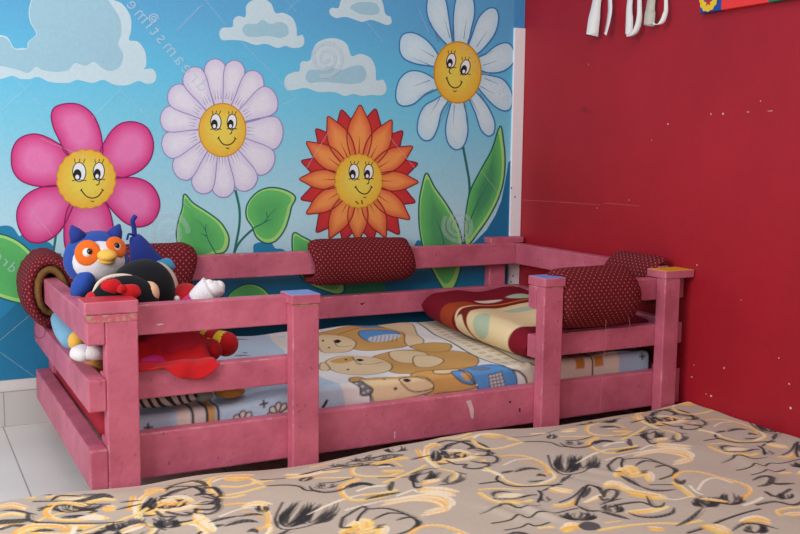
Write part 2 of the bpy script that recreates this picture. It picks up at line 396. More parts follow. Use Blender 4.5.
# clouds
def cloud(pts, inner, layer=1):
    A.poly(pts, rgb(194, 219, 228), layer); A.poly(inner, rgb(162, 206, 224), layer+.4, alpha=.9)
cloud([(-12, 34), (0, 35), (8, 38), (14, 48), (22, 48), (27, 48), (28, 42), (36, 34), (30, 22), (29, 8), (36, -8), (60, -25), (95, -18), (110, -2), (122, 4), (130, 16), (131, 30), (129, 40), (138, 42), (145, 52), (146, 65), (144, 69), (152, 69), (156, 75), (154, 82), (147, 84), (138, 81), (128, 85), (115, 85), (103, 80), (92, 83), (77, 80), (68, 83), (50, 82), (38, 77), (30, 79), (20, 79), (12, 76), (0, 79), (-14, 78)],
      [(-12, 40), (0, 37), (8, 40), (14, 49), (27, 49), (29, 42), (37, 34), (31, 22), (30, 8), (37, -8), (60, -24), (95, -14), (112, 6), (120, 20), (121, 34), (118, 44), (123, 55), (120, 66), (112, 71), (103, 69), (94, 62), (85, 66), (75, 63), (68, 70), (55, 72), (42, 70), (36, 67), (28, 73), (18, 70), (0, 66), (-12, 66)])
cloud([(219, 34), (222, 28), (232, 27), (233, 20), (238, 16), (245, 17), (246, 6), (253, 0), (263, -1), (271, 4), (275, 13), (283, 13), (292, 18), (296, 27), (297, 36), (302, 35), (304, 42), (301, 47), (292, 48), (285, 46), (277, 48), (266, 44), (255, 45), (243, 41), (232, 40), (222, 40)],
      [(242, 30), (246, 24), (256, 24), (262, 20), (270, 24), (280, 22), (287, 26), (288, 34), (280, 38), (268, 36), (256, 37), (246, 36)])
cloud([(284, 84), (286, 76), (294, 72), (299, 71), (301, 62), (310, 60), (315, 45), (325, 39), (338, 39), (347, 45), (351, 56), (360, 54), (370, 58), (375, 68), (376, 80), (383, 80), (386, 89), (382, 95), (370, 95), (362, 96), (352, 94), (345, 96), (333, 92), (318, 92), (305, 88), (294, 90), (287, 90)],
      [(305, 78), (309, 70), (320, 70), (328, 66), (340, 70), (352, 66), (362, 66), (366, 74), (362, 82), (350, 84), (336, 83), (320, 82), (310, 83)])
cloud([(329, 13), (331, 8), (338, 8), (341, 0), (350, -6), (375, -6), (382, 2), (385, 14), (390, 17), (391, 23), (386, 25), (378, 22), (370, 20), (362, 22), (355, 20), (345, 17), (335, 18)],
      [(350, 8), (356, 3), (366, 2), (376, 4), (379, 12), (372, 15), (360, 14)])
# bushes and hills
TEAL = rgb(34, 128, 172); TEAL2 = rgb(26, 112, 158)
A.poly([(-20, 234), (0, 226), (12, 227), (19, 236), (23, 234), (36, 238), (50, 243), (55, 252), (56, 262), (-20, 330)], TEAL, 1.2)
A.poly([(253, 250), (254, 244), (262, 242), (271, 243), (275, 248), (284, 250), (290, 262), (256, 262)], TEAL, 1.2)
A.poly([(410, 262), (414, 246), (418, 240), (424, 246), (428, 262)], TEAL, 1.2)
A.poly([(516, 156), (508, 162), (505, 180), (501, 200), (495, 215), (486, 230), (474, 242), (462, 250), (462, 262), (518, 262)], TEAL2, 1.2, sm=False)
GR_IN, GR_ED, GR_LT, GR_LINE = rgb(82, 170, 96), rgb(98, 190, 104), rgb(160, 214, 118), rgb(24, 104, 92)
def leaf(pts, ctr, layer=3, veins=(), mid=GR_IN, edge=GR_ED):
    A.poly(pts, GR_LT, layer)
    c = np.array(ctr); ins = [tuple(c+(np.array(p)-c)*.88+np.array([-1.0, -.6])) for p in pts]
    A.poly(ins, edge, layer+.3, mid=mid, ctr=ctr)
    A.stroke(pts, 1.5, GR_LINE, layer+.6, closed=True)
    for v in veins: A.stroke(v, 1.3, GR_LINE, layer+.8, taper=True)
# stems
for pts, w in (([(235, 190), (239, 208), (239, 225), (236, 242), (232, 262)], 2.4), ([(231, 260), (238, 244), (248, 233), (258, 225)], 2.2), ([(462, 144), (466, 165), (469, 185), (468, 205), (463, 245), (452, 285)], 2.4), ([(60, 200), (55, 240), (50, 270)], 2.4), ([(358, 200), (360, 240), (358, 300)], 3), ([(222, 256), (217, 270)], 2.2)):
    A.stroke(pts, w, rgb(36, 112, 104), 2.2)
leaf([(184, 194), (193, 203), (207, 212), (220, 222), (228, 235), (228, 245), (224, 252), (216, 254), (204, 258), (188, 256), (179, 248), (176, 235), (178, 221), (182, 208)], (200, 234), 3, [[(216, 254), (208, 240), (204, 228), (195, 218)], [(206, 236), (200, 233)], [(205, 231), (206, 223)]])
leaf([(295, 197), (285, 190), (270, 187.5), (257, 192), (247, 204), (246, 217), (252, 227), (256, 237), (265, 243), (275, 241), (284, 230), (289, 216), (291, 207)], (268, 214), 3, [[(253, 228), (264, 222), (270, 214), (276, 208)], [(264, 222), (272, 219)], [(267, 217), (266, 211)]])
leaf([(293, 233), (303, 237), (314, 243), (328, 254), (338, 270), (344, 288), (338, 294), (322, 290), (306, 282), (296, 268), (292, 250)], (312, 264), 3)
leaf([(226, 302), (229, 294), (238, 287), (248, 284), (259, 286), (268, 293), (274, 302), (272, 312), (230, 312)], (250, 300), 3)
leaf([(-34, 250), (-14, 236), (0, 234), (18, 241), (34, 256), (40, 274), (36, 294), (26, 303), (8, 300), (-6, 294), (-24, 280)], (8, 268), 3, edge=rgb(90, 180, 100))
leaf([(426, 173), (434, 187), (446, 204), (456, 222), (461, 238), (462, 258), (456, 282), (447, 292), (436, 278), (424, 252), (419, 228), (418.5, 205), (421, 188)], (440, 228), 3, [[(446, 255), (441, 234), (436, 218)]], mid=rgb(74, 152, 96))
leaf([(499.5, 126), (503, 142), (504.5, 160), (503, 180), (498, 198), (489, 216), (478, 232), (466, 246), (464, 228), (466, 208), (470, 190), (480, 170), (491, 150)], (486, 190), 3.8, [[(469, 222), (477, 203), (488, 183)]], mid=rgb(66, 146, 100))
A.poly([(352, 262), (374, 262), (384, 280), (382, 300), (350, 300), (346, 282)], rgb(50, 130, 96), 2.6)

def face(cx, cy, s, eyes, nose, mouth, layer, lash=True):
    for (ex, ey, rx, ry, rot) in eyes:
        A.ell(ex, ey, rx, ry, W, layer, rot); A.stroke(A.epts(ex, ey, rx, ry, rot), .9, INK, layer+.2, closed=True, sm=False)
        A.ell(ex-rx*.28, ey+ry*.28, rx*.62, ry*.58, INK, layer+.4, rot); A.ell(ex-rx*.3, ey+ry*.52, rx*.3, ry*.24, W, layer+.6, rot)
        for k in (-.5, 0, .5): A.stroke([(ex+k*rx*1.2, ey-ry*(1.05-.25*abs(k))), (ex+k*rx*1.6+.6, ey-ry*1.38)], .7, INK, layer+.4, sm=False)
        A.stroke([(ex-rx*1.1, ey+ry*.9), (ex, ey+ry*.82), (ex+rx*1.1, ey+ry*.9)], .8, INK, layer+.5)
    A.stroke(nose, .9, INK, layer+.4); A.stroke(mouth, 1.1, INK, layer+.4)
    m = np.array(mouth); c = m[len(m)//2]; e = m[-1]
    A.stroke([(m[0][0]-.8, m[0][1]+1), (m[0][0]+.8, m[0][1]-1.4)], .9, INK, layer+.4, sm=False); A.stroke([(e[0]-1.4, e[1]-1.2), (e[0]+1, e[1]+.6)], .9, INK, layer+.4, sm=False)
    A.stroke([(c[0]-1.6, c[1]+2.6), (c[0]+.2, c[1]+3.6), (c[0]+2, c[1]+2.6)], .8, INK, layer+.4)
YE, YM, YO = rgb(228, 176, 58), rgb(226, 206, 84), rgb(190, 140, 40)
def disc(cx, cy, rx, ry, layer, scallop=0, amp=.05, lw=1.):
    n = 72
    pts = [(cx+rx*math.cos(2*PI*k/n)*(1+amp*abs(math.sin(scallop*PI*k/n)) if scallop else 1), cy+ry*math.sin(2*PI*k/n)*(1+amp*abs(math.sin(scallop*PI*k/n)) if scallop else 1)) for k in range(n)]
    A.poly(pts, YE, layer, sm=False, mid=YM); A.stroke(pts, lw, YO, layer+.3, closed=True, sm=False)
# pink flower
PK, PKM, PKL = rgb(206, 44, 124), rgb(224, 120, 176), rgb(130, 24, 84)
for pts, ctr in (([(66, 154), (59, 140), (53, 127), (51, 115), (55, 107), (67, 103.5), (80, 105), (92, 114), (99, 128), (102, 143), (101, 156), (84, 168)], (77, 126)),
                 ([(100, 152), (104, 142), (112, 130), (122, 123), (135, 122), (147, 128), (153, 142), (151, 157), (143, 168), (131, 175), (116, 178), (98, 172)], (132, 146)),
                 ([(112, 178), (122, 177.5), (137, 178), (150, 184), (158, 196), (159, 209), (152, 222), (138, 227), (124, 222), (110, 208), (104, 196)], (136, 203)),
                 ([(70, 204), (64, 226), (66, 250), (80, 262), (98, 262), (110, 248), (113, 228), (106, 204), (88, 196)], (88, 232)),
                 ([(60, 186), (40, 187.5), (25, 196), (17, 210), (18, 226), (26, 239), (37, 243), (50, 239), (62, 228), (72, 208), (74, 196)], (40, 215)),
                 ([(68, 154), (54, 141), (36, 134), (20, 138), (12, 150), (12, 168), (20, 180), (36, 186), (56, 186), (70, 180)], (36, 160))):
    A.poly(pts, PK, 4, mid=PKM, ctr=ctr); A.stroke(pts, 1.2, PKL, 4.4, closed=True)
disc(86, 179, 28.5, 28.5, 5, 20, .05)
face(86, 179, 1, [(79, 172, 6.6, 9.6, -.05), (98.5, 171.5, 5.6, 9, .05)], [(99, 178), (98.5, 184), (95.5, 185)], [(81, 190), (86, 196), (92, 198), (98, 196), (102.5, 190)], 6)
# lavender daisy
LV, LVM, LVL = rgb(206, 200, 226), rgb(222, 221, 234), rgb(150, 130, 184)
cx, cy = 221, 128; ly = 4.0
DG = (353, 14.7, 38, 62, 95, 125, 152, 178, 201, 227, 253, 279, 303, 328)
for ki, deg in enumerate(DG):
    a = math.radians(deg); pts = []; wk = math.tan(math.radians(((DG[(ki+1) % 14]-DG[ki-1]) % 360)/4))/math.tan(math.radians(12.4))
    for r, w in ((.30, -.05), (.55, -.125), (.78, -.185), (.92, -.175), (1.0, -.09), (1.02, 0), (1.0, .09), (.92, .175), (.78, .185), (.55, .125), (.30, .05)):
        w *= wk; x = r*math.sin(a)+w*math.cos(a); y = -r*math.cos(a)+w*math.sin(a); pts.append((cx+x*60.5, cy+y*68))
    ly += .06; A.poly(pts, LV, ly, mid=LVM); A.stroke(pts, .9, LVL, ly+.03, closed=True)
    for da in (-.1, 0, .12):
        A.stroke([(cx+math.sin(a+da)*26, cy-math.cos(a+da)*29), (cx+math.sin(a+da*.8)*34, cy-math.cos(a+da*.8)*39)], .8, rgb(150, 140, 176), 4.95, taper=True, sm=False)
disc(222, 130, 23.5, 26.5, 5)
face(222, 130, 1, [(215.5, 122, 5.2, 8.2, -.05), (231.5, 122, 4.8, 7.8, .05)], [(232, 128), (231, 133), (229, 134)], [(218, 138), (222, 143.5), (227, 145), (232, 143), (235, 138.5)], 6)
# orange flower
cx, cy = 358, 180
OR, ORM, RD = rgb(212, 88, 62), rgb(232, 148, 80), rgb(184, 46, 58)
def pointed(tip, wd, layer, col, mid, line):
    t = np.array(tip, float); c = np.array([cx, cy]); d = t-c; n = np.array([-d[1], d[0]])
    pts = [c+d*.2-n*.06, c+d*.5-n*wd, c+d*.72-n*wd*.92, c+d*.9-n*wd*.4, t, c+d*.9+n*wd*.4, c+d*.72+n*wd*.92, c+d*.5+n*wd, c+d*.2+n*.06]
    A.poly(pts, col, layer, mid=mid, ctr=c+d*.6); A.stroke(pts, 1.1, line, layer+.3, closed=True)
    A.stroke([c+d*.36, c+d*.58], 1.2, rgb(160, 50, 34), layer+.5, sm=False, taper=True)
for t in ((375, 109), (402, 131), (417, 163.5), (414.5, 202), (398.5, 234), (372, 241), (343, 241), (316, 232), (300.5, 199), (301, 161), (315.5, 129), (341, 110)): pointed(t, .17, 4, RD, rgb(200, 52, 50), rgb(120, 26, 34))
for t in ((359.5, 105), (391, 120), (412, 146.5), (417.5, 182), (409, 219), (385, 237), (357, 241), (329, 238), (306, 213.5), (299, 179), (306, 142), (327.5, 116.5)): pointed(t, .16, 4.8, OR, ORM, rgb(132, 40, 30))
disc(358, 181, 23, 26, 5.8, 22, .05)
face(358, 181, 1, [(353.5, 172, 5, 8, -.05), (368, 172, 4.6, 7.6, .05)], [(368.5, 178), (368, 183), (366, 184)], [(355, 187), (359, 192), (364, 194), (368, 192), (371, 187)], 6.6)
A.stroke([(355, 201), (358, 204)], 1.4, rgb(120, 80, 40), 6.8, sm=False); A.stroke([(361, 200), (362, 204)], 1.4, rgb(120, 80, 40), 6.8, sm=False)
# white daisy
WD, WDM, WDL = rgb(182, 220, 236), rgb(204, 230, 240), rgb(58, 118, 180)
for pts in ([(448, 46), (438, 36), (429, 22), (426, 8), (429, -6), (438, -9), (445, 0), (448, 16), (450, 30), (452, 46)],
            [(455, 45), (453, 30), (453, 14), (456, -2), (464, -8), (472, -2), (474, 12), (471, 28), (466, 45)],
            [(468, 48), (472, 34), (478, 18), (487, 9), (495, 9), (498, 18), (495, 32), (487, 44), (476, 54)],
            [(478, 58), (486, 53), (497, 45), (507, 43), (513, 50), (513, 62), (505, 70), (493, 73), (480, 70)],
            [(479, 75), (492, 76), (503, 80), (511, 92), (511, 106), (505, 111), (495, 107), (484, 96), (476, 84)],
            [(472, 90), (480, 97), (488, 108), (494, 122), (493, 133), (487, 136), (480, 129), (475, 114), (468, 96)],
            [(453, 98), (448, 112), (445, 128), (447, 142), (454, 149.5), (462, 147), (467, 134), (466, 116), (461, 98)],
            [(445, 94), (434, 100), (424, 106), (418, 118), (417, 132), (423, 140), (431, 139), (437, 128), (441, 112), (449, 98)],
            [(437, 82), (424, 73), (410, 71), (400, 78), (395.5, 90), (396, 101), (402, 106), (413, 104), (424, 95), (438, 88)],
            [(438, 56), (428, 42), (416, 34), (406, 33), (400, 38), (399, 50), (404, 59), (416, 64), (430, 66), (438, 66)]):
    A.poly(pts, WD, 4, mid=WDM); A.stroke(pts, 1.3, WDL, 4.4, closed=True)
    c = np.array([457, 72]); e = np.mean(np.array(pts), axis=0)
    for k in (-.16, .05):
        d = e-c; n = np.array([-d[1], d[0]]); A.stroke([c+d*.62+n*k, c+d*1.0+n*k*1.2], .8, rgb(110, 130, 150), 4.7, sm=False, taper=True)
disc(457, 72.5, 23.5, 30.5, 5, lw=1.4)
face(457, 72, 1, [(450.5, 61, 4.6, 7.6, .15), (464.5, 67.5, 4.8, 7.8, .25)], [(450, 66), (448.5, 72), (450.5, 74)], [(446, 78), (449, 85), (454, 88), (459, 86), (461, 82)], 6)
# faint printed marks: mirror-written lettering, spirals, hairlines
PALE = rgb(216, 232, 240)
A.text('dreamstime', 163, 49, math.radians(49.5), 19, PALE, .45, 7)
A.text('dreamstime', 487, 82, math.radians(50), 15, PALE, .18, 7.2)
A.text('dreamstime', -22, 243, math.radians(42), 15, PALE, .4, 7)
def spiral(cx, cy, r, alpha, turns=2.4, w=3.6, col=PALE):
    pts = [(cx+r*(.12+.88*t)*math.cos(t*turns*2*PI), cy+r*(.12+.88*t)*1.05*math.sin(t*turns*2*PI)) for t in np.linspace(0, 1, 60)]
    A.stroke(pts, w, col, 7, alpha=alpha, sm=False)
spiral(153, 19, 5, .55, 2, 1.2); spiral(168, 233, 20, .22, 2, 5); spiral(325, 58, 18, .5, 2.3, 4); spiral(458, 226, 16, .3, 2.6, 4)
for a, b in (((205, 0), (226, 26)), ((203, 4), (178, 30)), ((241, 42), (296, 98)), ((296, 98), (276, 108)), ((366, 22), (383, 43)), ((0, 112), (32, 82)), ((14, 78), (45, 110)), ((92, 118), (122, 88)), ((118, 88), (148, 118)), ((176, 30), (200, 6)), ((40, 138), (86, 158)), ((455, 150), (438, 172)), ((480, 170), (500, 196)), ((0, 340), (33, 312)), ((0, 352), (34, 376)), ((418, 10), (428, 32)), ((285, 0), (296, 12)), ((286, 12), (298, 0)), ((300, 178), (328, 132)), ((388, 136), (414, 168)), ((30, 208), (52, 236)), ((190, 208), (170, 190))):
    A.stroke([a, b], .9, PALE, 7, alpha=.2, sm=False)
me = bpy.data.meshes.new('wall_mural'); me.from_pydata(A.v, [], A.f)
# backing sheet so that the print has a body
ca = me.color_attributes.new('Col', 'FLOAT_COLOR', 'POINT'); ca.data.foreach_set('color', np.array(A.c, np.float32).ravel())
me.polygons.foreach_set('material_index', np.array([0 if A.c[f[0]][3] >= .999 else 1 for f in A.f], np.int32))
mural = new_obj('wall_mural', me, [mat_print('mural_vinyl', .6, .03, 400, 0, .3), mat_print('mural_faint_ink', .6, 0, 400, 0, .3, alpha=True)], None, False)
bm = bmesh.new(); bm.from_mesh(me); add_box(bm, x_l, x_r, -.003, 0, BZ, z_top, bev=0); add_box(bm, x_r, -.001, -.003, 0, tz, z_top, bev=0)
n0 = len(A.v)
lay = bm.verts.layers.float_color['Col']; bm.verts.ensure_lookup_table()
for v in bm.verts[n0:]: v[lay] = (*rgb(120, 180, 210), 1)
bm.to_mesh(me); bm.free()
tag(mural, 'blue sky mural with four smiling flowers and clouds on the back wall', 'mural')

# ------------------------------------------------------------------ wooden toddler bed
YF, YR = -1.1605, -1.112          # post face, front of the rails
YI = -1.064                       # back of the front rails
bed = thing('toddler_bed', 'chipped pink wooden toddler bed with slatted sides in the corner', 'bed', (-1.11, -.6, 0))
def zf(px, py, y): return on(1, y, px, py)[2]
def xf(px, py, y): return on(1, y, px, py)[0]
posts = [('A', xf(107, 400, YF), xf(139.7, 400, YF), 'red_paint'), ('B', xf(292.8, 400, YF), xf(319.3, 400, YF), 'blue_paint'), ('C', xf(543, 350, YF), xf(562, 350, YF), 'blue_paint'), ('D', xf(662.6, 350, YF), xf(677.5, 350, YF), 'yellow_paint')]
caps = {'A': (82, 139.5, 301, 313.5), 'B': (282, 320.5, 293, 299), 'C': (529, 565, 275, 282), 'D': (647, 690, 269, 275)}
capname = {'A': 'red painted top', 'B': 'blue painted top', 'C': 'blue painted top', 'D': 'yellow painted top'}
PX = {}
for k, x0, x1, topm in posts:
    PX[k] = (x0, x1)
    if k == 'A': xa, xb, zb, zt = -2.212, x1+.002, .597, .634
    elif k == 'B': xa, xb, zb, zt = x0-.004, x1+.004, .588, .619
    elif k == 'C': xa, xb, zb, zt = x0-.002, x1+.006, .590, .622
    else: xa, xb, zb, zt = x0-.004, -.004, .592, .622
    bm = bmesh.new(); add_box(bm, x0, x1, YF, YR, 0, zb, bev=.004)
    po = link('post', bm, PINK, bed, False)
    bm = bmesh.new(); add_box(bm, xa, xb, YF-.004, YI+.002, zb, zt, bev=.004)
    for f in bm.faces:
        if f.normal.z > .8: f.material_index = 1
    if k == 'A':
        add_box(bm, -2.2065, x1-.001, YF-.0012, YF+.01, zb-.022, zb-.0005, bev=.001, mi=2)
    else:
        add_box(bm, x0+.004, x1-.006, YF-.0008, YF+.006, zb-.004, zb-.0005, bev=0, mi=2)
    c = link('post_cap', bm, [PINK, M[topm], WORN], po, False); c['label'] = capname[k]
xA1, xB0, xB1, xC0, xC1, xD0, xD1 = PX['A'][1], PX['B'][0], PX['B'][1], PX['C'][0], PX['C'][1], PX['D'][0], PX['D'][1]
# long front rail at the bottom (whole length), with two smears of white filler
z0, z1 = zf(141, 479.7, YR), zf(141, 434, YR)
bm = bmesh.new(); add_box(bm, -2.157, -.002, YR+.0005, YI, z0, z1, bev=.005)
for pts in ([(466, 401), (471, 400), (474, 410), (473.5, 418.5), (471, 418), (469, 408)], [(394, 432), (395.5, 431), (395.3, 438), (394, 439)], [(476, 384), (478, 384), (477.6, 386), (476, 386)]):
    f = bm.faces.new([bm.verts.new(on(1, YR-.0003, *p)) for p in pts]); f.material_index = 1
    f.normal_update()
    if f.normal.y > 0: f.normal_flip()
for pts in ([(509, 401), (511, 401), (511, 403), (509, 403)], [(519, 408), (520.5, 408), (520.5, 412), (519, 412)]):
    f = bm.faces.new([bm.verts.new(on(1, YR-.0003, *p)) for p in pts]); f.material_index = 2; f.normal_update()
    if f.normal.y > 0: f.normal_flip()
link('front_rail', bm, [PINK, M['white_chip'], M['dark_mark']], bed, False)
zmt, zmb = zf(141, 370.5, YR), zf(200, 393.4, YR); ztt, ztb = zf(139, 305, YR), zf(139, 335.7, YR)
bm = bmesh.new(); add_box(bm, -2.157, xB1-.004, YR+.0005, YI, ztb, ztt, bev=.004)
for pts in ([(156, 324.2), (162, 323.4), (164, 324.6), (158, 325.6)],):
    f = bm.faces.new([bm.verts.new(on(1, YR-.0003, *p)) for p in pts]); f.material_index = 1; f.normal_update()
    if f.normal.y > 0: f.normal_flip()
link('front_rail', bm, [PINK, M['white_chip']], bed, False)
box('front_rail', PINK, bed, -2.157, xB1-.004, YR+.0005, YI, zmb, zmt)
zrt, zrb = zf(563, 333.3, YR), zf(562, 355.6, YR)
box('front_rail', PINK, bed, xC0, -.002, YR+.0005, YI, zrb, zrt)
box('front_rail', PINK, bed, xC0, -.002, YR+.0005, YI, .508, .5895)
# left side
for a, b in ((.103, .217), (.325, .415), (.512, .5965)): box('side_rail', PINK, bed, -2.2065, -2.1575, YF, -.03, a, b)
# back
YB = -.1
xrr = -.086
for (a, b) in (((195.3, 280.3), (195.3, 256)), ((320.5, 319.2), (320.5, 297.4)), (None, None)):
    if a: zb, zt = zf(*a, YB), zf(*b, YB)
    else: zb, zt = .11, .245
    bm = bmesh.new(); add_box(bm, -2.157, -.086, YB, YB+.048, zb, zt, bev=.004)
    if a and a[1] > 300:
        p = on(1, YB-.0004, 362, 304); 
        fs = [bm.verts.new((p[0]+dx, YB-.0004, p[2]+dz)) for dx, dz in ((-.012, .004), (0, -.006), (.01, .002), (.014, .008), (0, .003))]
        f = bm.faces.new(fs); f.material_index = 1; f.normal_update()
        if f.normal.y > 0: f.normal_flip()
    link('rear_rail', bm, [PINK, M['dark_mark']], bed, False)
po = box('post', PINK, bed, -.196, -.108, YB+.0485, -.006, 0, .612)
cp = box('post_cap', PINK, po, -.204, -.02, YB+.03, -.005, .628, .655)
bmx = bmesh.new(); add_box(bmx, -.196, -.108, YB+.0485, -.006, .612, .628, bev=.002); link('post_block', bmx, PINK, po, False)
po = box('post', PINK, bed, -2.1565, -2.07, YB+.0485, -.006, 0, .62)
# right side
for a, b in ((.11, .245), (.34, .43), (.533, .627)): box('side_rail', PINK, bed, xrr, -.037, YI+.0005 if b < .5 else -1.063, -.0525 if b > .5 else -.0525, a, b)
for k in range(6):
    x = -2.0+k*.37; box('slat', M['bare_wood'], bed, x-.04, x+.04, YI+.001, YB-.001, .17, .19, bev=.002)

# ------------------------------------------------------------------ red mattress
bm = bmesh.new(); add_box(bm, -2.150, -.15, YI+.055, YB-.03, .192, .256, bev=.028, seg=5)
tag(link('mattress', bm, M['mattress_red']), 'thin red mattress under the teddy bear blanket in the pink bed', 'mattress')

# ------------------------------------------------------------------ painter: prints on cloth grids
class Paint:
    """colours the cells of a cloth laid out flat in its own x,y plane"""
    def __init__(s, X, Y, base): s.X = X; s.Y = Y; s.c = np.empty(X.shape+(3,)); s.c[:] = base; s.h = abs(X[0, 1]-X[0, 0])
    def win(s, pts, pad):
        p = np.asarray(pts, float); m = (s.X >= p[:, 0].min()-pad) & (s.X <= p[:, 0].max()+pad) & (s.Y >= p[:, 1].min()-pad) & (s.Y <= p[:, 1].max()+pad)
        r = np.where(m.any(1))[0]; c = np.where(m.any(0))[0]
        if len(r) == 0 or len(c) == 0: return None
        return slice(r[0], r[-1]+1), slice(c[0], c[-1]+1)
    def dist(s, P, w, closed):
        X = s.X[w]; Y = s.Y[w]; d = np.full(X.shape, 1e9); T = np.zeros(X.shape); n = len(P)
        for i in range(n if closed else n-1):
            a = P[i]; b = P[(i+1) % n]; ab = b-a; q = ab@ab+1e-12
            t = np.clip(((X-a[0])*ab[0]+(Y-a[1])*ab[1])/q, 0, 1); dd = np.hypot(X-a[0]-t*ab[0], Y-a[1]-t*ab[1])
            k = dd < d; d[k] = dd[k]; T[k] = ((i+t)/max(1, n-1))[k]
        return d, T
    def blend(s, w, cov, col): s.c[w] = s.c[w]*(1-cov[..., None])+np.array(col)*cov[..., None]
    def fill(s, pts, col, alpha=1., sm=True, sub=4):
        P = np.array(smooth_pts(pts, True, sub) if sm else pts, float); w = s.win(P, s.h*2)
        if w is None: return
        X = s.X[w]; Y = s.Y[w]; ins = np.zeros(X.shape, bool); n = len(P)
        for i in range(n):
            a = P[i]; b = P[(i+1) % n]
            c = ((a[1] > Y) != (b[1] > Y)) & (X < (b[0]-a[0])*(Y-a[1])/((b[1]-a[1]) or 1e-12)+a[0]); ins ^= c
        d, _ = s.dist(P, w, True); sd = np.where(ins, d, -d)
        s.blend(w, np.clip(sd/s.h+.5, 0, 1)*alpha, col)
    def line(s, pts, width, col, closed=False, alpha=1., sm=True, rough=0., taper=False, sub=4):
        P = np.array(smooth_pts(pts, closed, sub) if sm else pts, float); w = s.win(P, width+s.h*2)
        if w is None: return
        d, T = s.dist(P, w, closed); hw = width/2
        if taper: hw = hw*(.25+.75*np.sin(PI*np.clip(T, 0.03, .97)))
        cov = np.clip((hw-d)/s.h+.5, 0, 1)*np.clip(width/s.h, 0.3, 1)
        if rough:
            X = s.X[w]; Y = s.Y[w]
            nz = np.sin(X*310+Y*170)*np.sin(Y*420-X*90)+.6*np.sin(X*800+np.sin(Y*600)*2)
            cov = cov*np.clip(1-rough*(.5+.5*nz), 0, 1)
        s.blend(w, cov*alpha, col)

def cloth(name, P3, cols, m, flip=False):
    ny, nx = P3.shape[:2]
    me = bpy.data.meshes.new(name)
    idx = np.arange(ny*nx).reshape(ny, nx)
    q = np.stack([idx[:-1, :-1], idx[:-1, 1:], idx[1:, 1:], idx[1:, :-1]], -1).reshape(-1, 4)
    if flip: q = q[:, ::-1]
    v = P3.reshape(-1, 3); org = np.array([(v[:, 0].min()+v[:, 0].max())/2, (v[:, 1].min()+v[:, 1].max())/2, v[:, 2].min()])
    me.vertices.add(len(v)); me.vertices.foreach_set('co', (v-org).astype(np.float32).ravel())
    me.loops.add(q.size); me.loops.foreach_set('vertex_index', q.ravel().astype(np.int32))
    me.polygons.add(len(q)); me.polygons.foreach_set('loop_start', np.arange(0, q.size, 4, dtype=np.int32))
    me.update(calc_edges=True); me.validate()
    ca = me.color_attributes.new('Col', 'FLOAT_COLOR', 'POINT')
    ca.data.foreach_set('color', np.concatenate([cols.reshape(-1, 3), np.ones((ny*nx, 1))], 1).astype(np.float32).ravel())
    o = new_obj(name, me, m); o.location = org
    return o

# ------------------------------------------------------------------ fleece blanket with teddy bears
ZF = .3; YE = -1.032; RAD = .022; XL, XR = -2.125, -.112
s_flat0 = -.118; L_flat = s_flat0-YE; L_tot = L_flat+PI/2*RAD+.085
h = .004
xs = np.arange(XL, XR, h); ss = np.arange(0, L_tot, h)
S, X = np.meshgrid(ss, xs, indexing='ij')
Yg = np.empty_like(S); Zg = np.empty_like(S)
k1 = S <= L_flat; k2 = (S > L_flat) & (S <= L_flat+PI/2*RAD); k3 = S > L_flat+PI/2*RAD
Yg[k1] = s_flat0-S[k1]; Zg[k1] = ZF
a = (S[k2]-L_flat)/RAD; Yg[k2] = YE-RAD*np.sin(a); Zg[k2] = ZF-RAD+RAD*np.cos(a)
Yg[k3] = YE-RAD; Zg[k3] = ZF-RAD-(S[k3]-L_flat-PI/2*RAD)
Zg += .004*np.sin(X*9+1)*np.sin(Yg*7)*k1 + .003*np.sin(X*23+Yg*11)*k1
def sst(t): t = np.clip(t, 0, 1); return t*t*(3-2*t)
Zg -= .030*sst((-1.5-X)/.3)*sst((-.86-Yg)/.12)
Yg += .003*np.sin(X*17)*(S > L_flat)
def fl(px, py):
    """a reading of the photograph -> the blanket's own flat coordinates (x, -s)"""
    p = on(2, ZF, px, py)
    if p[1] >= YE: return (p[0], -(s_flat0-p[1]))
    p = on(1, YE-RAD, px, py); z = min(p[2], ZF-.002)
    return (p[0], -(L_flat+(ZF-z)*1.05))
B = Paint(X, -S, rgb(232, 230, 228))
FLB = rgb(190, 212, 230); TAN = rgb(206, 160, 96); CRM = rgb(226, 202, 162); LN = rgb(64, 50, 46); BL = rgb(92, 150, 208)
def F(pts): return [fl(*p) for p in pts]
# pale blue patch at the foot end and blue corner at the far end
B.fill([(XL-.1, .1), fl(284, 335), fl(322, 378), fl(345, 404), (fl(347, 420)[0], -L_tot-.05), (XL-.1, -L_tot-.05)], FLB, sm=False)
B.fill([fl(270, 345), fl(262, 330), (-1.35, .05), fl(335, 345), fl(322, 376), fl(300, 380)], rgb(232, 226, 214), .9, sm=False)
B.fill(F([(197, 336), (230, 331), (262, 329), (275, 343), (288, 360), (250, 366), (205, 372), (190, 352)]), FLB)
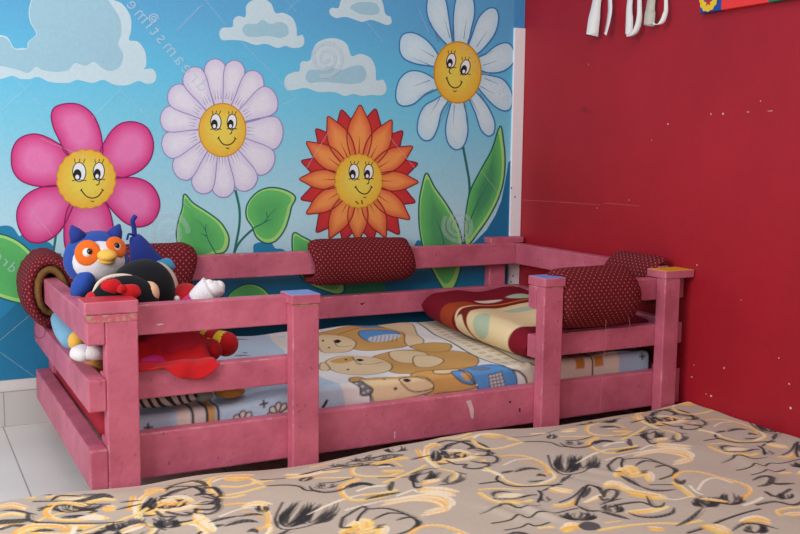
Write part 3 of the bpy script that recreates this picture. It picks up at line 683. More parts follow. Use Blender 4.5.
# gingham border and the dark line that edges it
bd = [fl(411, 317), fl(440, 337), fl(470, 353), fl(500, 365), fl(520, 375), fl(527, 384)]
bd2 = [(fl(411, 317)[0]+.02, .1)]+bd+[(fl(528, 388)[0], -L_tot-.05), (XR+.1, -L_tot-.05), (XR+.1, .1)]
B.fill(bd2, rgb(228, 218, 200), sm=False)
for t in np.arange(-1.1, .1, .055):
    for dx in (.03, .075):
        x0 = np.interp(-t, [-p[1] for p in bd], [p[0] for p in bd]) if True else 0
        B.fill([(x0+dx, t), (x0+dx+.028, t), (x0+dx+.028, t+.028), (x0+dx, t+.028)], rgb(206, 164, 104), .65, sm=False)
B.line([(bd[0][0]+.02, .1)]+bd+[(fl(528, 388)[0], -L_tot-.05)], .007, LN)
off = [(p[0]+.115, p[1]) for p in bd]; B.line([(off[0][0], .1)]+off+[(off[-1][0], -L_tot-.05)], .006, LN)
xq = on(1, YE-RAD, 592, 360)[0]
B.line([(xq, -L_flat+.1), (xq+.005, -L_tot)], .007, LN); B.fill([(xq+.012, -L_flat-.01), (xq+.055, -L_flat-.01), (xq+.055, -L_flat-.05), (xq+.012, -L_flat-.05)], rgb(202, 142, 66), sm=False)
B.fill([(xq-.075, -L_flat-.01), (xq-.035, -L_flat-.01), (xq-.035, -L_flat-.05), (xq-.075, -L_flat-.05)], rgb(202, 142, 66), sm=False)
xq2 = on(1, YE-RAD, 620, 355)[0]; B.fill([(xq2, -L_flat+.04), (XR+.05, -L_flat+.04), (XR+.05, -L_tot-.02), (xq2, -L_tot-.02)], rgb(176, 196, 216), sm=False)
def cross(px, py, s=.011):
    c = fl(px, py); B.line([(c[0]-s, c[1]), (c[0]+s, c[1])], .006, LN, sm=False); B.line([(c[0], c[1]-s), (c[0], c[1]+s)], .006, LN, sm=False)
cross(642, 359, .012); cross(264, 402); cross(148, 421, .011); cross(245, 352, .01)
# bears: tan body, cream face, dark outlines
def shp(pts, col, w=.0045, ln=LN, alpha=1.): q = F(pts); B.fill(q, col, alpha); B.line(q, w, ln, closed=True, rough=.2)
def dot(px, py, rx, ry): 
    B.fill(F([(px-rx, py), (px, py-ry), (px+rx, py), (px, py+ry)]), INK)
# far bear
shp([(318, 333), (340, 329), (368, 325), (372, 330), (350, 335), (322, 338)], TAN)
shp([(352, 325), (372, 322), (394, 318), (412, 320), (384, 328), (360, 328)], BL)
shp([(336, 336), (352, 331), (380, 327), (402, 330), (411, 340), (400, 347), (376, 350), (356, 349), (345, 344)], TAN)
shp([(318, 337), (330, 335), (346, 337), (356, 343), (352, 349), (338, 353), (322, 353)], CRM)
B.line(F([(334, 341), (338, 346), (352, 346)]), .004, LN); dot(337.5, 342, 3.6, 1.6); dot(323, 341, 1.2, .8); dot(329, 347, 1.2, .8)
shp([(358, 333), (374, 331), (394, 331), (400, 337), (388, 339), (370, 342)], BL); B.fill(F([(370, 337), (397, 335), (399, 338), (373, 342)]), rgb(200, 204, 214)); 
for x in range(372, 398, 4): B.line(F([(x, 341), (x+1.5, 336)]), .003, LN, sm=False)
shp([(375, 324), (395, 322), (412, 324), (418, 335), (424, 342), (414, 346), (405, 342), (402, 332)], CRM)
# middle bear
shp([(372, 356), (392, 351), (412, 349), (440, 349), (465, 352), (478, 358), (474, 368), (450, 374), (420, 374), (395, 373), (380, 366)], TAN)
shp([(410, 345), (430, 343), (450, 345), (448, 350), (426, 351)], TAN)
shp([(389, 352), (406, 350), (424, 352), (428, 358), (412, 362), (396, 360)], CRM); shp([(414, 356), (432, 356), (444, 361), (430, 367), (416, 366)], CRM)
shp([(325, 363), (338, 358), (358, 356), (378, 357), (390, 363), (391, 370), (376, 373), (352, 374), (334, 371)], CRM)
B.fill(F([(330, 362), (345, 358.5), (354, 357.5), (353, 362), (340, 364)]), TAN); B.line(F([(352, 358), (358, 364), (372, 365), (384, 362)]), .004, LN)
dot(360, 361, 4, 1.5); dot(346, 361, 1.3, .8); dot(348, 369, 1.3, .8); B.line(F([(356, 364.5), (361, 365.5)]), .004, LN)
shp([(320, 364), (325, 363), (330, 368), (327, 371), (320, 370)], CRM)
# near bear
shp([(410, 375), (440, 370), (475, 367), (500, 366), (500, 380), (470, 392), (440, 396), (425, 398)], TAN)
shp([(435, 371), (455, 369), (462, 371), (450, 377), (437, 376)], CRM)
shp([(350, 378), (358, 376), (365, 378), (362, 382), (353, 383)], TAN)
shp([(360, 379), (378, 376), (405, 377), (425, 380), (433, 388), (432, 394), (416, 399), (396, 403), (376, 406), (372, 400), (366, 390)], CRM)
B.fill(F([(362, 379), (380, 376.5), (410, 377.5), (426, 380.5), (398, 382), (375, 381)]), TAN)
shp([(400, 382), (415, 380), (430, 384), (434, 390), (424, 394), (412, 394), (404, 389)], CRM); dot(407, 383.5, 4.2, 1.9); dot(395, 391.5, 2, 1.4); dot(386, 381.5, 1.6, 1)
B.fill(F([(354, 385), (362, 384), (367, 388), (373, 393), (369, 398), (361, 398), (360, 391)]), rgb(120, 120, 126)); 
for p in ((358, 387), (363, 390), (368, 394), (364, 396)): B.fill(F([(p[0]-1.5, p[1]), (p[0], p[1]-1), (p[0]+1.5, p[1]), (p[0], p[1]+1)]), rgb(210, 210, 212))
B.line(F([(354, 385), (362, 384), (367, 388), (373, 393), (369, 398), (361, 398), (360, 391)]), .004, LN, closed=True)
B.line(F([(370, 398), (371, 404)]), .006, LN)
# blue bag with a grid pocket
shp([(459, 370), (475, 367), (492, 365), (506, 369), (515, 376), (517, 387), (512, 392), (480, 397), (477, 390), (470, 376)], BL, .005)
shp([(453, 376), (462, 373), (470, 381), (474, 387), (462, 385)], BL, .005); B.fill(F([(461, 377), (466, 377), (470, 383), (465, 383)]), TAN)
shp([(474, 370), (487, 368), (492, 371), (480, 373)], rgb(130, 130, 140), .003)
B.fill(F([(488, 378), (501, 375), (505, 388), (490, 391)]), rgb(205, 208, 212), sm=False)
for t in np.linspace(0, 1, 5):
    B.line(F([(488+13*t, 378-3*t), (490+15*t, 391-3*t)]), .0035, LN, sm=False); B.line(F([(488+2*t, 378+13*t), (501+4*t, 375+13*t)]), .0035, LN, sm=False)
# daisies and bands on the pale blue end
def fdaisy(px, py, s=1.):
    for a in (-84, -42, 0, 42, 84):
        r = math.radians(a); c = fl(px, py); u = (math.sin(r), math.cos(r)); n = (u[1], -u[0]); l = .036*s
        q = [(c[0]+u[0]*l*k+n[0]*w*s, c[1]+u[1]*l*k+n[1]*w*s) for k, w in ((.22, 0), (.6, .008), (.9, .009), (1.08, 0), (.9, -.009), (.6, -.008))]
        B.fill(q, rgb(226, 210, 204)); B.line(q, .0045, LN, closed=True)
fdaisy(243, 418); fdaisy(278, 414); fdaisy(241, 340, .7); fdaisy(243, 356, .7); fdaisy(150, 436, .8)
for xa, xb, col in ((177, 191, rgb(232, 214, 204)), (192, 205, rgb(222, 206, 200)), (207, 216, rgb(206, 160, 104))):
    x0, x1 = on(1, YE-RAD, xa, 420)[0], on(1, YE-RAD, xb, 420)[0]
    B.fill([(x0, .1), (x1, .1), (x1, -L_tot-.02), (x0, -L_tot-.02)], col, sm=False)
for xa in (191.5, 206, 217.5):
    x0 = on(1, YE-RAD, xa, 420)[0]; B.line([(x0, .1), (x0+.004, -L_flat), (x0, -L_tot)], .008, LN)
B.line([fl(322, 412), fl(327, 404)], .01, LN)
fleece = cloth('fleece_blanket', np.stack([X, Yg, Zg], -1), B.c, mat_print('fleece', .95, .35, 500, 0, .1), flip=True)
sm_ = fleece.modifiers.new('thickness', 'SOLIDIFY'); sm_.thickness = .008; sm_.offset = -1
tag(fleece, 'white and pale blue fleece blanket printed with teddy bears over the mattress', 'blanket')

# ------------------------------------------------------------------ folded maroon blanket
ny_, nu = 150, 150
ys = np.linspace(0, 1, ny_); us = np.linspace(0, 1, nu)
P3 = np.zeros((ny_, nu, 3)); 
p_back = on(2, .31, 428, 320); p_front = on(2, .31, 518, 361)
y_b, y_f = -.115, -1.055
for j, v in enumerate(ys):
    y = y_b+(y_f-y_b)*v
    xl = p_back[0]+(p_front[0]-p_back[0])*v + .03*math.sin(v*PI)*-1
    thick = .125-.012*math.sin(v*6)-.03*v
    end = min(1, (1-v)/.06); end = math.sqrt(max(0, 1-(1-end)**2)); e2 = min(1, v/.05); e2 = math.sqrt(max(0, 1-(1-e2)**2))
    sc = max(.02, min(end, e2)); ww = (xrr-.012)-xl
    for i, u in enumerate(us):
        # section: bottom -> round left fold -> top
        if u < .2: q = u/.2; x = ww*(1-q*(1-.12)); z = 0
        elif u < .5:
            q = (u-.2)/.3; a = -PI/2-PI*q; x = .06+ww*.12-.06+ (thick/2)*1.25*math.cos(a)*.9; z = thick/2+thick/2*math.sin(a)
        else: q = (u-.5)/.5; x = ww*.12+(ww-ww*.12)*q; z = thick+.008*math.sin(q*9+v*5)*min(1, q*4)
        z = thick/2+(z-thick/2)*sc
        P3[j, i] = (xl+x, y+(0 if 0 < v < 1 else 0), .309+z)
MAR, MAR2, CREAM, ORG, LGR = rgb(124, 20, 38), rgb(104, 14, 28), rgb(228, 204, 158), rgb(176, 74, 34), rgb(176, 190, 164)
V, Uu = np.meshgrid(ys, us, indexing='ij')
K = Paint(Uu, V, MAR); K.h = 1/150
K.fill([(.2, .26), (.36, .24), (.56, .26), (.56, .36), (.36, .38), (.2, .40)], ORG, .75)
K.fill([(.2, .60), (.34, .50), (.48, .42), (.62, .40), (.8, .42), (1.1, .42), (1.1, .9), (.66, .9), (.5, .95), (.3, .93), (.2, .93)], CREAM)
K.fill([(.2, .56), (.34, .46), (.48, .40), (.62, .36), (.8, .36), (.84, .40), (.66, .42), (.5, .47), (.36, .55), (.24, .64)], rgb(120, 34, 26))
K.line([(.2, .54), (.34, .44), (.48, .38), (.62, .34), (.72, .34)], .022, CREAM, taper=True)
K.fill([(.2, .58), (.3, .44), (.42, .44), (.36, .52), (.24, .62)], CREAM)
K.line([(.50, .36), (.64, .335), (.78, .345), (1., .33)], .02, rgb(226, 122, 44), taper=True)
K.fill([(.30, .66), (.42, .58), (.5, .6), (.46, .68), (.36, .74)], LGR); K.fill([(.62, .52), (.7, .5), (.8, .56), (.74, .62), (.64, .6)], LGR)
K.fill([(.62, .24), (.72, .22), (.76, .26), (.64, .28)], rgb(226, 206, 186)); K.fill([(.8, .22), (.92, .2), (.94, .28), (.84, .3)], LGR)
K.fill([(.66, .90), (.86, .90), (.86, .97), (.66, .97)], CREAM)
K.fill([(-.1, .90), (.3, .88), (.6, .90), (1.1, .88), (1.1, 1.1), (-.1, 1.1)], MAR, sm=False)
fb = cloth('folded_blanket', P3, K.c, mat_print('plush_blanket', .9, .3, 300, .0, .15), flip=False)
bm = bmesh.new(); bm.from_mesh(fb.data); bmesh.ops.recalc_face_normals(bm, faces=bm.faces); bm.to_mesh(fb.data); bm.free()
so = fb.modifiers.new('thickness', 'SOLIDIFY'); so.thickness = .012; so.offset = -1
tag(fb, 'thick folded maroon blanket with cream flowers at the right end of the bed', 'blanket')

# ------------------------------------------------------------------ bolsters round the top rails
def bolster_bm(axis, c, L, a, b, ha=.042, hb=.078, shoulder=.04, seed=0, tilt=0., seg=72, bulge=.04, inner=True, squash=0.):
    """hollow cloth roll; axis 'x' or 'y'; a, b half-width and half-height; ha, hb those of the hole"""
    rnd = random.Random(seed); ph = [rnd.uniform(0, 6) for _ in range(6)]
    prof = []
    for t in np.linspace(0, 1, 7)[:-1]: prof.append((-L/2+.004+shoulder*(1-math.cos(t*PI/2))*.9*(1 if t else 0), t))   # end face from the hole outwards
    prof = [(-L/2+.012, 0.0), (-L/2+.003, .22), (-L/2, .45), (-L/2+.004, .65), (-L/2+.014, .82), (-L/2+.032, .95), (-L/2+.05, 1.0)]
    mid = [(-L/2+.05+(L-.1)*k/16, 1.0) for k in range(1, 16)]
    prof = prof+mid+[(-x, t) for x, t in prof[::-1]]
    bm = bmesh.new(); rings = []
    uvl = bm.loops.layers.uv.new('UVMap')
    for (s, t) in prof:
        ring = []
        for k in range(seg):
            th = 2*PI*k/seg
            g = (1-min(1, (L/2-abs(s))/.06))      # gathers near the ends
            wob = 1+.025*g*math.sin(th*13+ph[0])*(.3+t*.7)+.018*math.sin(th*2+s*9+ph[1])+.012*math.sin(th*5-s*24+ph[2])+.03*g*math.sin(th*22+ph[3])*t
            bl = 1+bulge*(1-(2*s/L)**2)
            r_out_a, r_out_b = a*bl*wob, b*bl*wob
            A_ = ha+(r_out_a-ha)*t; B_ = hb+(r_out_b-hb)*t
            u, w = A_*math.cos(th), B_*math.sin(th)
            if w < 0: w *= 1+squash
            ss_ = s+ .012*math.sin(th*2+ph[4])*g
            if axis == 'x': p = (c[0]+ss_, c[1]+u, c[2]+w+tilt*ss_)
            else: p = (c[0]+u, c[1]+ss_, c[2]+w+tilt*ss_)
            ring.append(bm.verts.new(p))
        rings.append(ring)
    arc = 0; arcs = [0]
    for (s0, t0), (s1, t1) in zip(prof, prof[1:]): arc += math.hypot(s1-s0, (t1-t0)*(a-ha)); arcs.append(arc)
    per = PI*(a+b)
    def quad(r0, r1, k, v0, v1):
        f = bm.faces.new((r0[k], r0[(k+1) % seg], r1[(k+1) % seg], r1[k]))
        for lp, (uu, vv) in zip(f.loops, ((k, v0), (k+1, v0), (k+1, v1), (k, v1))): lp[uvl].uv = (uu/seg*per, vv)
    for i in range(len(rings)-1):
        for k in range(seg): quad(rings[i], rings[i+1], k, arcs[i], arcs[i+1])
    if inner:
        for k in range(seg): quad(rings[-1], rings[0], k, 0, L)
    bmesh.ops.recalc_face_normals(bm, faces=bm.faces)
    return bm
G = 'maroon dotted bolsters on the bed rails'
# left side rail, end-on to the room, its foam showing
cL = (-2.182, -.215, .552)
t = thing('bolster', 'maroon dotted bolster on the left rail, brown foam showing at its open end', 'bolster', (cL[0], cL[1], cL[2]-.125), G)
link('cover', bolster_bm('y', cL, .27, .092, .128, .060, .092, seed=3, squash=.02), DOTS, t)
bm = bolster_bm('y', cL, .262, .064, .096, .034, .062, seed=5, bulge=0, seg=40)
link('foam_core', bm, M['foam'], t)
bm = bmesh.new(); q = [on(1, -.36, px, py) for px, py in ((36, 318), (34, 328), (34.5, 334), (38, 338), (43, 337), (45, 332), (44, 326))]
add_tube(bm, smooth_pts(q), .0012, 5); link('loose_thread', bm, M['thread'], t)
# back rail
yb = YB+.024
zc = (zf(195.3, 280.3, YB)+zf(195.3, 256, YB))/2
x0, x1 = xf(313, 262, yb-.05), xf(413.5, 262, yb-.05)
cy_ = yb-.002
o = link('bolster', bolster_bm('x', ((x0+x1)/2, cy_, zc-.002), x1-x0, .072, .096, .034, .06, seed=8, bulge=.03), DOTS)
tag(o, 'maroon dotted bolster on the back rail under the orange flower', 'bolster', G)
x1b = xf(195, 270, yb-.05)
o = link('bolster', bolster_bm('x', (x1b-.2, cy_, zc+.0), .4, .072, .1, .034, .06, seed=11, bulge=.02), DOTS)
tag(o, 'maroon dotted bolster on the back rail behind the plush toys', 'bolster', G)
# right side rail
ya, ybk = on(0, -.06, 655, 262)[1], on(0, -.06, 598, 262)[1]
o = link('bolster', bolster_bm('y', (-.0615, (-.77-1.055)/2, .567), .285, .056, .092, .032, .064, seed=14, bulge=.02), DOTS)
tag(o, 'maroon dotted bolster on the right rail against the red wall', 'bolster', G)
# front right rail
xa, xb = xf(562, 295, YR-.05), xf(642, 295, YR-.05)
yc = (YR+YI)/2
t = thing('bolster', 'maroon dotted bolster on the front rail between two blue and yellow topped posts', 'bolster', ((xa+xb)/2, yc, .43), G)
link('cover', bolster_bm('x', ((xa+xb)/2, yc,   .535), xb-xa, .082, .107, .034, .062, seed=21, bulge=.03, tilt=.0), DOTS, t)
bm = bmesh.new(); q = [on(1, -1.17, px, py) for px, py in ((606, 320), (605.5, 335), (604.5, 355), (602, 378), (601, 394), (600, 409))]
add_tube(bm, smooth_pts(q), .0007, 5); q = [on(1, -1.17, px, py) for px, py in ((629, 318), (630, 326), (629.5, 333))]; add_tube(bm, smooth_pts(q), .0007, 5)
link('loose_thread', bm, M['pale_thread'], t)

# ------------------------------------------------------------------ plush toys at the left end
def hit(px, py, c, r, grow=0.):
    """point (and normal) of the near side of an ellipsoid seen through a reading of the photograph"""
    d = FW + RT*(px-400)/FPX - UP*(py-267)/FPX
    r = np.array(r)+grow; o_ = (CAM-np.array(c))/r; dd = d/r
    a = dd@dd; b = 2*o_@dd; cc = o_@o_-1; disc = b*b-4*a*cc
    t = (-b-math.sqrt(max(0, disc)))/(2*a); p = CAM+t*d
    n = (p-np.array(c))/r**2; n = n/np.linalg.norm(n); return p, n
def face_rot(n): return Vector(n).to_track_quat('Z', 'Y').to_euler()
def pad(name, m, parent, p, n, rx, ry, rz, spin=0., seg=24):
    bm = bmesh.new(); R = Vector(n).to_track_quat('Z', 'Y').to_matrix() @ Matrix.Rotation(spin, 3, 'Z')
    add_blob(bm, (0, 0, 0), (rx, ry, rz), seg=seg)
    for v in bm.verts: v.co = R @ v.co + Vector(p)
    return link(name, bm, m, parent)

# plush owl
hc = on(1, -.70, 96, 259); hr = (.099, .085, .090)
owl = thing('plush_owl', 'blue plush owl with white face, orange eye discs and yellow beak', 'plush toy', (hc[0], hc[1]+.01, .309))
blob('body', M['plush_blue'], owl, (hc[0]+.025, hc[1]+.03, .45), (.075, .07, .142), lump=.02)
head = bmesh.new(); add_blob(head, hc, hr, lump=.012)
link('head', head, M['plush_blue'], owl)
for sx_ in (-1, 1):
    bm = bmesh.new(); b0 = Vector(hc)+Vector((sx_*.052, -.01, .066)); add_tube(bm, [b0, b0+Vector((sx_*.014, 0, .026)), b0+Vector((sx_*.022, 0, .044))], [.030, .018, .003], 12); link('ear_tuft', bm, M['plush_navy'], owl)
p, n = hit(101, 263, hc, hr); pf = np.array(p)-np.array(n)*.035
pad('face', M['plush_white'], owl, pf, n, .080, .066, .050)
for px, py, rr in ((87.5, 253, .041), (116, 247.5, .036)):
    p, n = hit(px, py, hc, hr, .006); q = n*np.array([1, 1, 1]); q = q*.75+np.array([-.2, -.9, .1])*.25; q /= np.linalg.norm(q)
    e = pad('eye_disc', M['plush_orange'], owl, p, q, rr*.95, rr, .013)
    pad('eye_white', M['plush_white'], e, np.array(p)+q*.0075, q, rr*.36, rr*.38, .010)
    p2, n2 = hit(px+3.2 if px < 100 else px-1, py-.5, hc, hr, .017); pad('pupil', M['black_bead'], e, np.array(p)+q*.016+np.array([.008 if px < 100 else -.004, 0, .002]), q, .0085, .0095, .006)
p, n = hit(106, 256, hc, hr, .012)
bm = bmesh.new(); add_blob(bm, np.array(p)+np.array(n)*.012, (.030, .030, .019), rot=(.15, 0, .1)); add_blob(bm, np.array(p)+np.array(n)*.008-np.array([0, 0, .014]), (.025, .024, .012), rot=(.2, 0, .1)); link('beak', bm, M['plush_yellow'], owl)
blob('wing', M['plush_blue'], owl, on(1, -.76, 83, 284), (.030, .035, .058), rot=(.2, .5, 0), lump=.03)
blob('wing', M['plush_blue'], owl, (hc[0]+.105, hc[1]+.01, .50), (.028, .04, .06), rot=(.1, -.5, 0), lump=.03)

# doll with a blue pointed cap, mostly hidden behind the others
pc = on(1, -.5, 148, 268)
gn = thing('plush_gnome', 'plush doll in a tall navy blue pointed cap behind the black haired dolls', 'plush toy', (pc[0]+.02, -.5, .309))
blob('body', M['plush_navy'], gn, (pc[0]+.02, -.5, .42), (.08, .07, .112), lump=.03)
blob('head', M['pale_skin'], gn, (pc[0]+.015, -.5, .575), (.075, .07, .07))
tip = on(1, -.5, 134.5, 236); bm = bmesh.new()
base = np.array([pc[0]+.008, -.5, .595]); pts = [base, base+(tip-base)*.35+np.array([.004, 0, 0]), base+(tip-base)*.7+np.array([.004, 0, 0]), tip]
add_tube(bm, smooth_pts(pts, sub=4), [.085-.068*k/12 for k in range(13)], 24); cap_ = link('pointed_cap', bm, M['plush_navy'], gn)
bm = bmesh.new(); q = [tip, on(1, -.5, 134, 228), on(1, -.505, 132.5, 221), on(1, -.5, 135.5, 216)]; add_tube(bm, smooth_pts(q), [.009]*10+[.007]*8+[.004], 8) if False else add_tube(bm, smooth_pts(q, sub=4), .0085, 8)
q = [tip, on(1, -.52, 129, 234), on(1, -.52, 127, 240)]; add_tube(bm, smooth_pts(q, sub=4), .004, 6); link('cap_ribbon', bm, M['plush_navy'], cap_)
blob('pompom', M['sky_blue'], gn, on(1, -.55, 165, 266), (.034, .03, .026), lump=.06)

# big doll with round black hair, lying on her side
dc = on(1, -.86, 143, 290); dr = (.099, .085, .096)
doll = thing('rag_doll', 'large rag doll with round black hair and a white mitten on the rail', 'doll', (dc[0]+.1, -.86, .309))
blob('hair', M['hair'], doll, dc, dr, lump=.01)
bm = bmesh.new(); add_blob(bm, np.array(dc)+np.array([.045, .055, -.008]), (.078, .07, .09)); link('face', bm, M['pale_skin'], doll)
bm = bmesh.new(); add_blob(bm, np.array(on(1, -.85, 163, 294)), (.022, .03, .03), rot=(0, .3, 0)); link('hair_lock', bm, M['hair'], doll)
blob('shirt', M['red_cloth'], doll, on(1, -.84, 184, 304), (.065, .075, .065), lump=.03)
bm = bmesh.new(); add_blob(bm, on(1, -.95, 177, 299), (.009, .008, .010)); link('button', bm, M['plush_white'], doll)
ps = [on(1, -.95, 186, 308), on(1, -.97, 195, 301), on(1, -.98, 203, 295), on(1, -.99, 211, 290)]
bm = bmesh.new(); add_tube(bm, ps[:2], [.030, .029], 16); link('cuff', bm, M['magenta'], doll)
bm = bmesh.new(); add_tube(bm, smooth_pts(ps[1:], sub=4), [.029+.002*k for k in range(9)], 20); add_blob(bm, on(1, -.99, 213, 289.5), (.036, .032, .027), rot=(0, .15, 0), lump=.03); add_blob(bm, on(1, -.99, 209, 284.5), (.017, .02, .016)); add_blob(bm, on(1, -.99, 219, 287), (.018, .022, .020)); link('mitten', bm, M['plush_white'], doll)
blob('body', M['dark_red_cloth'], doll, (-1.98, -.86, .40), (.11, .075, .086), lump=.04)
def sock(p0, p1, r, nm):
    p0, p1 = np.array(p0), np.array(p1); bm = bmesh.new(); n = 14; d = p1-p0
    pts = [p0+d*k/n for k in range(n+1)]; rr = [r*(.70+.30*math.sin(k/n*PI/2)) for k in range(n+1)]
    add_tube(bm, pts, rr, 20)
    dl = np.linalg.norm(d)
    for f in bm.faces:
        c = np.array(f.calc_center_median()); s = (c-p0)@d/dl**2
        f.material_index = 1 if (.14 < s < .36 or .72 < s < 1.0) else 0
    add_blob(bm, p1, (r, r, r), seg=20)
    return link(nm, bm, [M['red_cloth'], M['yellow_cloth']], doll)
sock(on(1, -.82, 198, 338), on(1, -.90, 226, 344), .040, 'leg'); sock(on(1, -.90, 186, 346), on(1, -.99, 210, 350), .036, 'leg')

# small doll: black bun hair, red bow, red dress hung over the rail
kc = on(1, -1.0, 124, 307); kr = (.105, .062, .095)
kd = thing('rag_doll', 'small rag doll with black hair and red bow, red dress over the rail', 'doll', (-1.98, -1.0, .309))
blob('hair', M['hair'], kd, kc, kr, lump=.01)
bm = bmesh.new(); q = [on(1, -1.005, px, py) for px, py in ((93, 296), (98, 284), (108, 277.5), (122, 275.5), (134, 278), (145, 285))]; add_tube(bm, smooth_pts(q), .006, 8); link('hair_band', bm, M['pale_skin'], kd)
blob('face', M['skin'], kd, on(1, -.99, 147, 296), (.034, .045, .045), rot=(0, .4, 0))
bm = bmesh.new()
def lobe(p, r, rot): add_blob(bm, p, r, rot=rot, lump=.05, seg=20)
lobe(on(1, -1.075, 112, 286), (.030, .016, .020), (0, .15, 0)); lobe(on(1, -1.075, 131, 291), (.030, .016, .020), (0, .25, 0)); lobe(on(1, -1.085, 121, 289), (.012, .014, .013), (0, 0, 0)); link('bow', bm, M['red_cloth'], kd)
blob('sleeve', M['red_cloth'], kd, on(1, -1.0, 94, 300), (.026, .03, .026))
bm = bmesh.new()
def ruffle(p):
    k = 1+.07*math.sin(math.atan2(p.z, p.y)*7+p.x*3); return (p.x, p.y*k, p.z*k)
add_blob(bm, (-1.945, -1.005, .44), (.135, .048, .074), fn=ruffle, seg=48); link('dress', bm, M['dark_red_cloth'], kd)
# hem of the dress thrown over the middle rail
nx, nv = 44, 26; bm = bmesh.new(); grid = []
xa, xb = xf(140, 365, YR), xf(216, 352, YR)
for j in range(nv):
    v = j/(nv-1); row = []
    for i in range(nx):
        u = i/(nx-1); x = xa+(xb-xa)*u
        dep = (.036*min(1, max(0, (u-.2)/.35))**1.5*max(0, 1-max(0, (u-.72)/.28)**3)+.003*math.sin(u*19)) if u > .12 else 0.0
        up = .056*max(0, 1-max(0, (u-.6)/.4)**4)+.006*math.sin(u*23)
        if v < .4: q = v/.4; y = -1.03-(.034)*q; z = zmt+.006+up*(1-q)**.8
        elif v < .7: q = (v-.4)/.3; y = -1.064-(.056)*q; z = zmt+.006+.006*math.sin(q*PI)+.006*math.sin(u*14)*q
        else: q = (v-.7)/.3; y = -1.121-.008*q-.004*math.sin(u*16)*q; z = zmt+.004-dep*q*1.1
        row.append(bm.verts.new((x+.006*math.sin(v*6+u*8), y, z)))
    grid.append(row)
for j in range(nv-1):
    for i in range(nx-1): bm.faces.new((grid[j][i], grid[j][i+1], grid[j+1][i+1], grid[j+1][i]))
bmesh.ops.recalc_face_normals(bm, faces=bm.faces)
hem = link('dress_hem', bm, M['red_cloth'], kd); so = hem.modifiers.new('thickness', 'SOLIDIFY'); so.thickness = .004; so.offset = 0
blob('petticoat', M['magenta'], kd, on(1, -1.05, 152, 362), (.05, .02, .022), lump=.05)
bm = bmesh.new(); ps = [on(0, -2.12, 106, 352), on(0, -2.165, 97, 352.5), on(0, -2.19, 88, 352)]
add_tube(bm, smooth_pts(ps, sub=4), .021, 16); add_blob(bm, on(0, -2.195, 83, 353), (.036, .04, .025), lump=.03); link('mitten', bm, M['plush_white'], kd)
bm = bmesh.new(); pcf = on(0, -2.135, 102, 352); add_tube(bm, [pcf+np.array([-.012, -.002, 0]), pcf+np.array([.02, .003, 0])], .0245, 16); link('cuff', bm, M['magenta'], kd)

# other stuffed things poking out
t = thing('plush_toy', 'pale blue plush with a yellow collar squeezed behind the left rails', 'plush toy', (-2.10, -.72, .309))
bm = bmesh.new(); ps = [on(0, -2.17, 59, 319), on(0, -2.175, 64, 329), on(0, -2.17, 71, 339), on(0, -2.14, 79, 347)]; add_tube(bm, smooth_pts(ps, sub=4), [.026, .029, .031, .032, .033, .034, .034, .034, .034, .034, .034, .032, .028], 18)
add_blob(bm, ps[0], (.027, .03, .027)); add_blob(bm, ps[3], (.035, .04, .03)); link('body', bm, M['pale_blue'], t)
bm = bmesh.new(); add_blob(bm, on(0, -2.175, 76, 341), (.024, .026, .03)); link('collar', bm, M['plush_yellow'], t)
o = blob('plush_toy', M['tan'], None, on(0, -2.14, 96, 366), (.036, .055, .045), lump=.05); tag(o, 'golden tan plush lump behind the front left post', 'plush toy')
# zebra striped cushion under the dolls
m, nt, b = nodes('zebra_cloth'); g = N(nt, 'ShaderNodeNewGeometry'); wv = N(nt, 'ShaderNodeTexWave'); setin(wv, Scale=13.0, Distortion=3.0, Detail=1.0)
mp = N(nt, 'ShaderNodeMapping'); setin(mp, Rotation=(0, .5, .2)); nt.links.new(g.outputs['Position'], mp.inputs['Vector']); nt.links.new(mp.outputs['Vector'], wv.inputs['Vector'])
r = N(nt, 'ShaderNodeValToRGB'); e = r.color_ramp.elements; e[0].position = .36; e[0].color = (*rgb(40, 36, 38), 1); e[1].position = .46; e[1].color = (*rgb(176, 168, 164), 1)
nt.links.new(wv.outputs['Color'], r.inputs['Fac']); nt.links.new(r.outputs['Color'], b.inputs['Base Color']); setin(b, Roughness=.9)
pz = on(1, -1.01, 166, 400)
bm = bmesh.new(); add_blob(bm, (pz[0], -1.0, .304), (.105, .036, .026), fn=lambda p: (math.copysign(abs(p.x)**.7, p.x), p.y, p.z), lump=.01); o = link('striped_cushion', bm, m); tag(o, 'zebra striped small cushion under the front rails', 'cushion')
o = blob('plush_toy', mat('grey_green_plush', rgb(118, 128, 122), .95, .1, 40, .3, 260), None, (on(1, -1.0, 203, 396)[0], -.995, .302), (.032, .036, .024), lump=.04); tag(o, 'grey green plush lump beside the zebra striped cushion', 'plush toy')
o = blob('plush_toy', M['tan'], None, on(1, -.985, 230, 391), (.048, .04, .022), lump=.05); tag(o, 'brown plush lump on the fleece under the striped socks', 'plush toy')

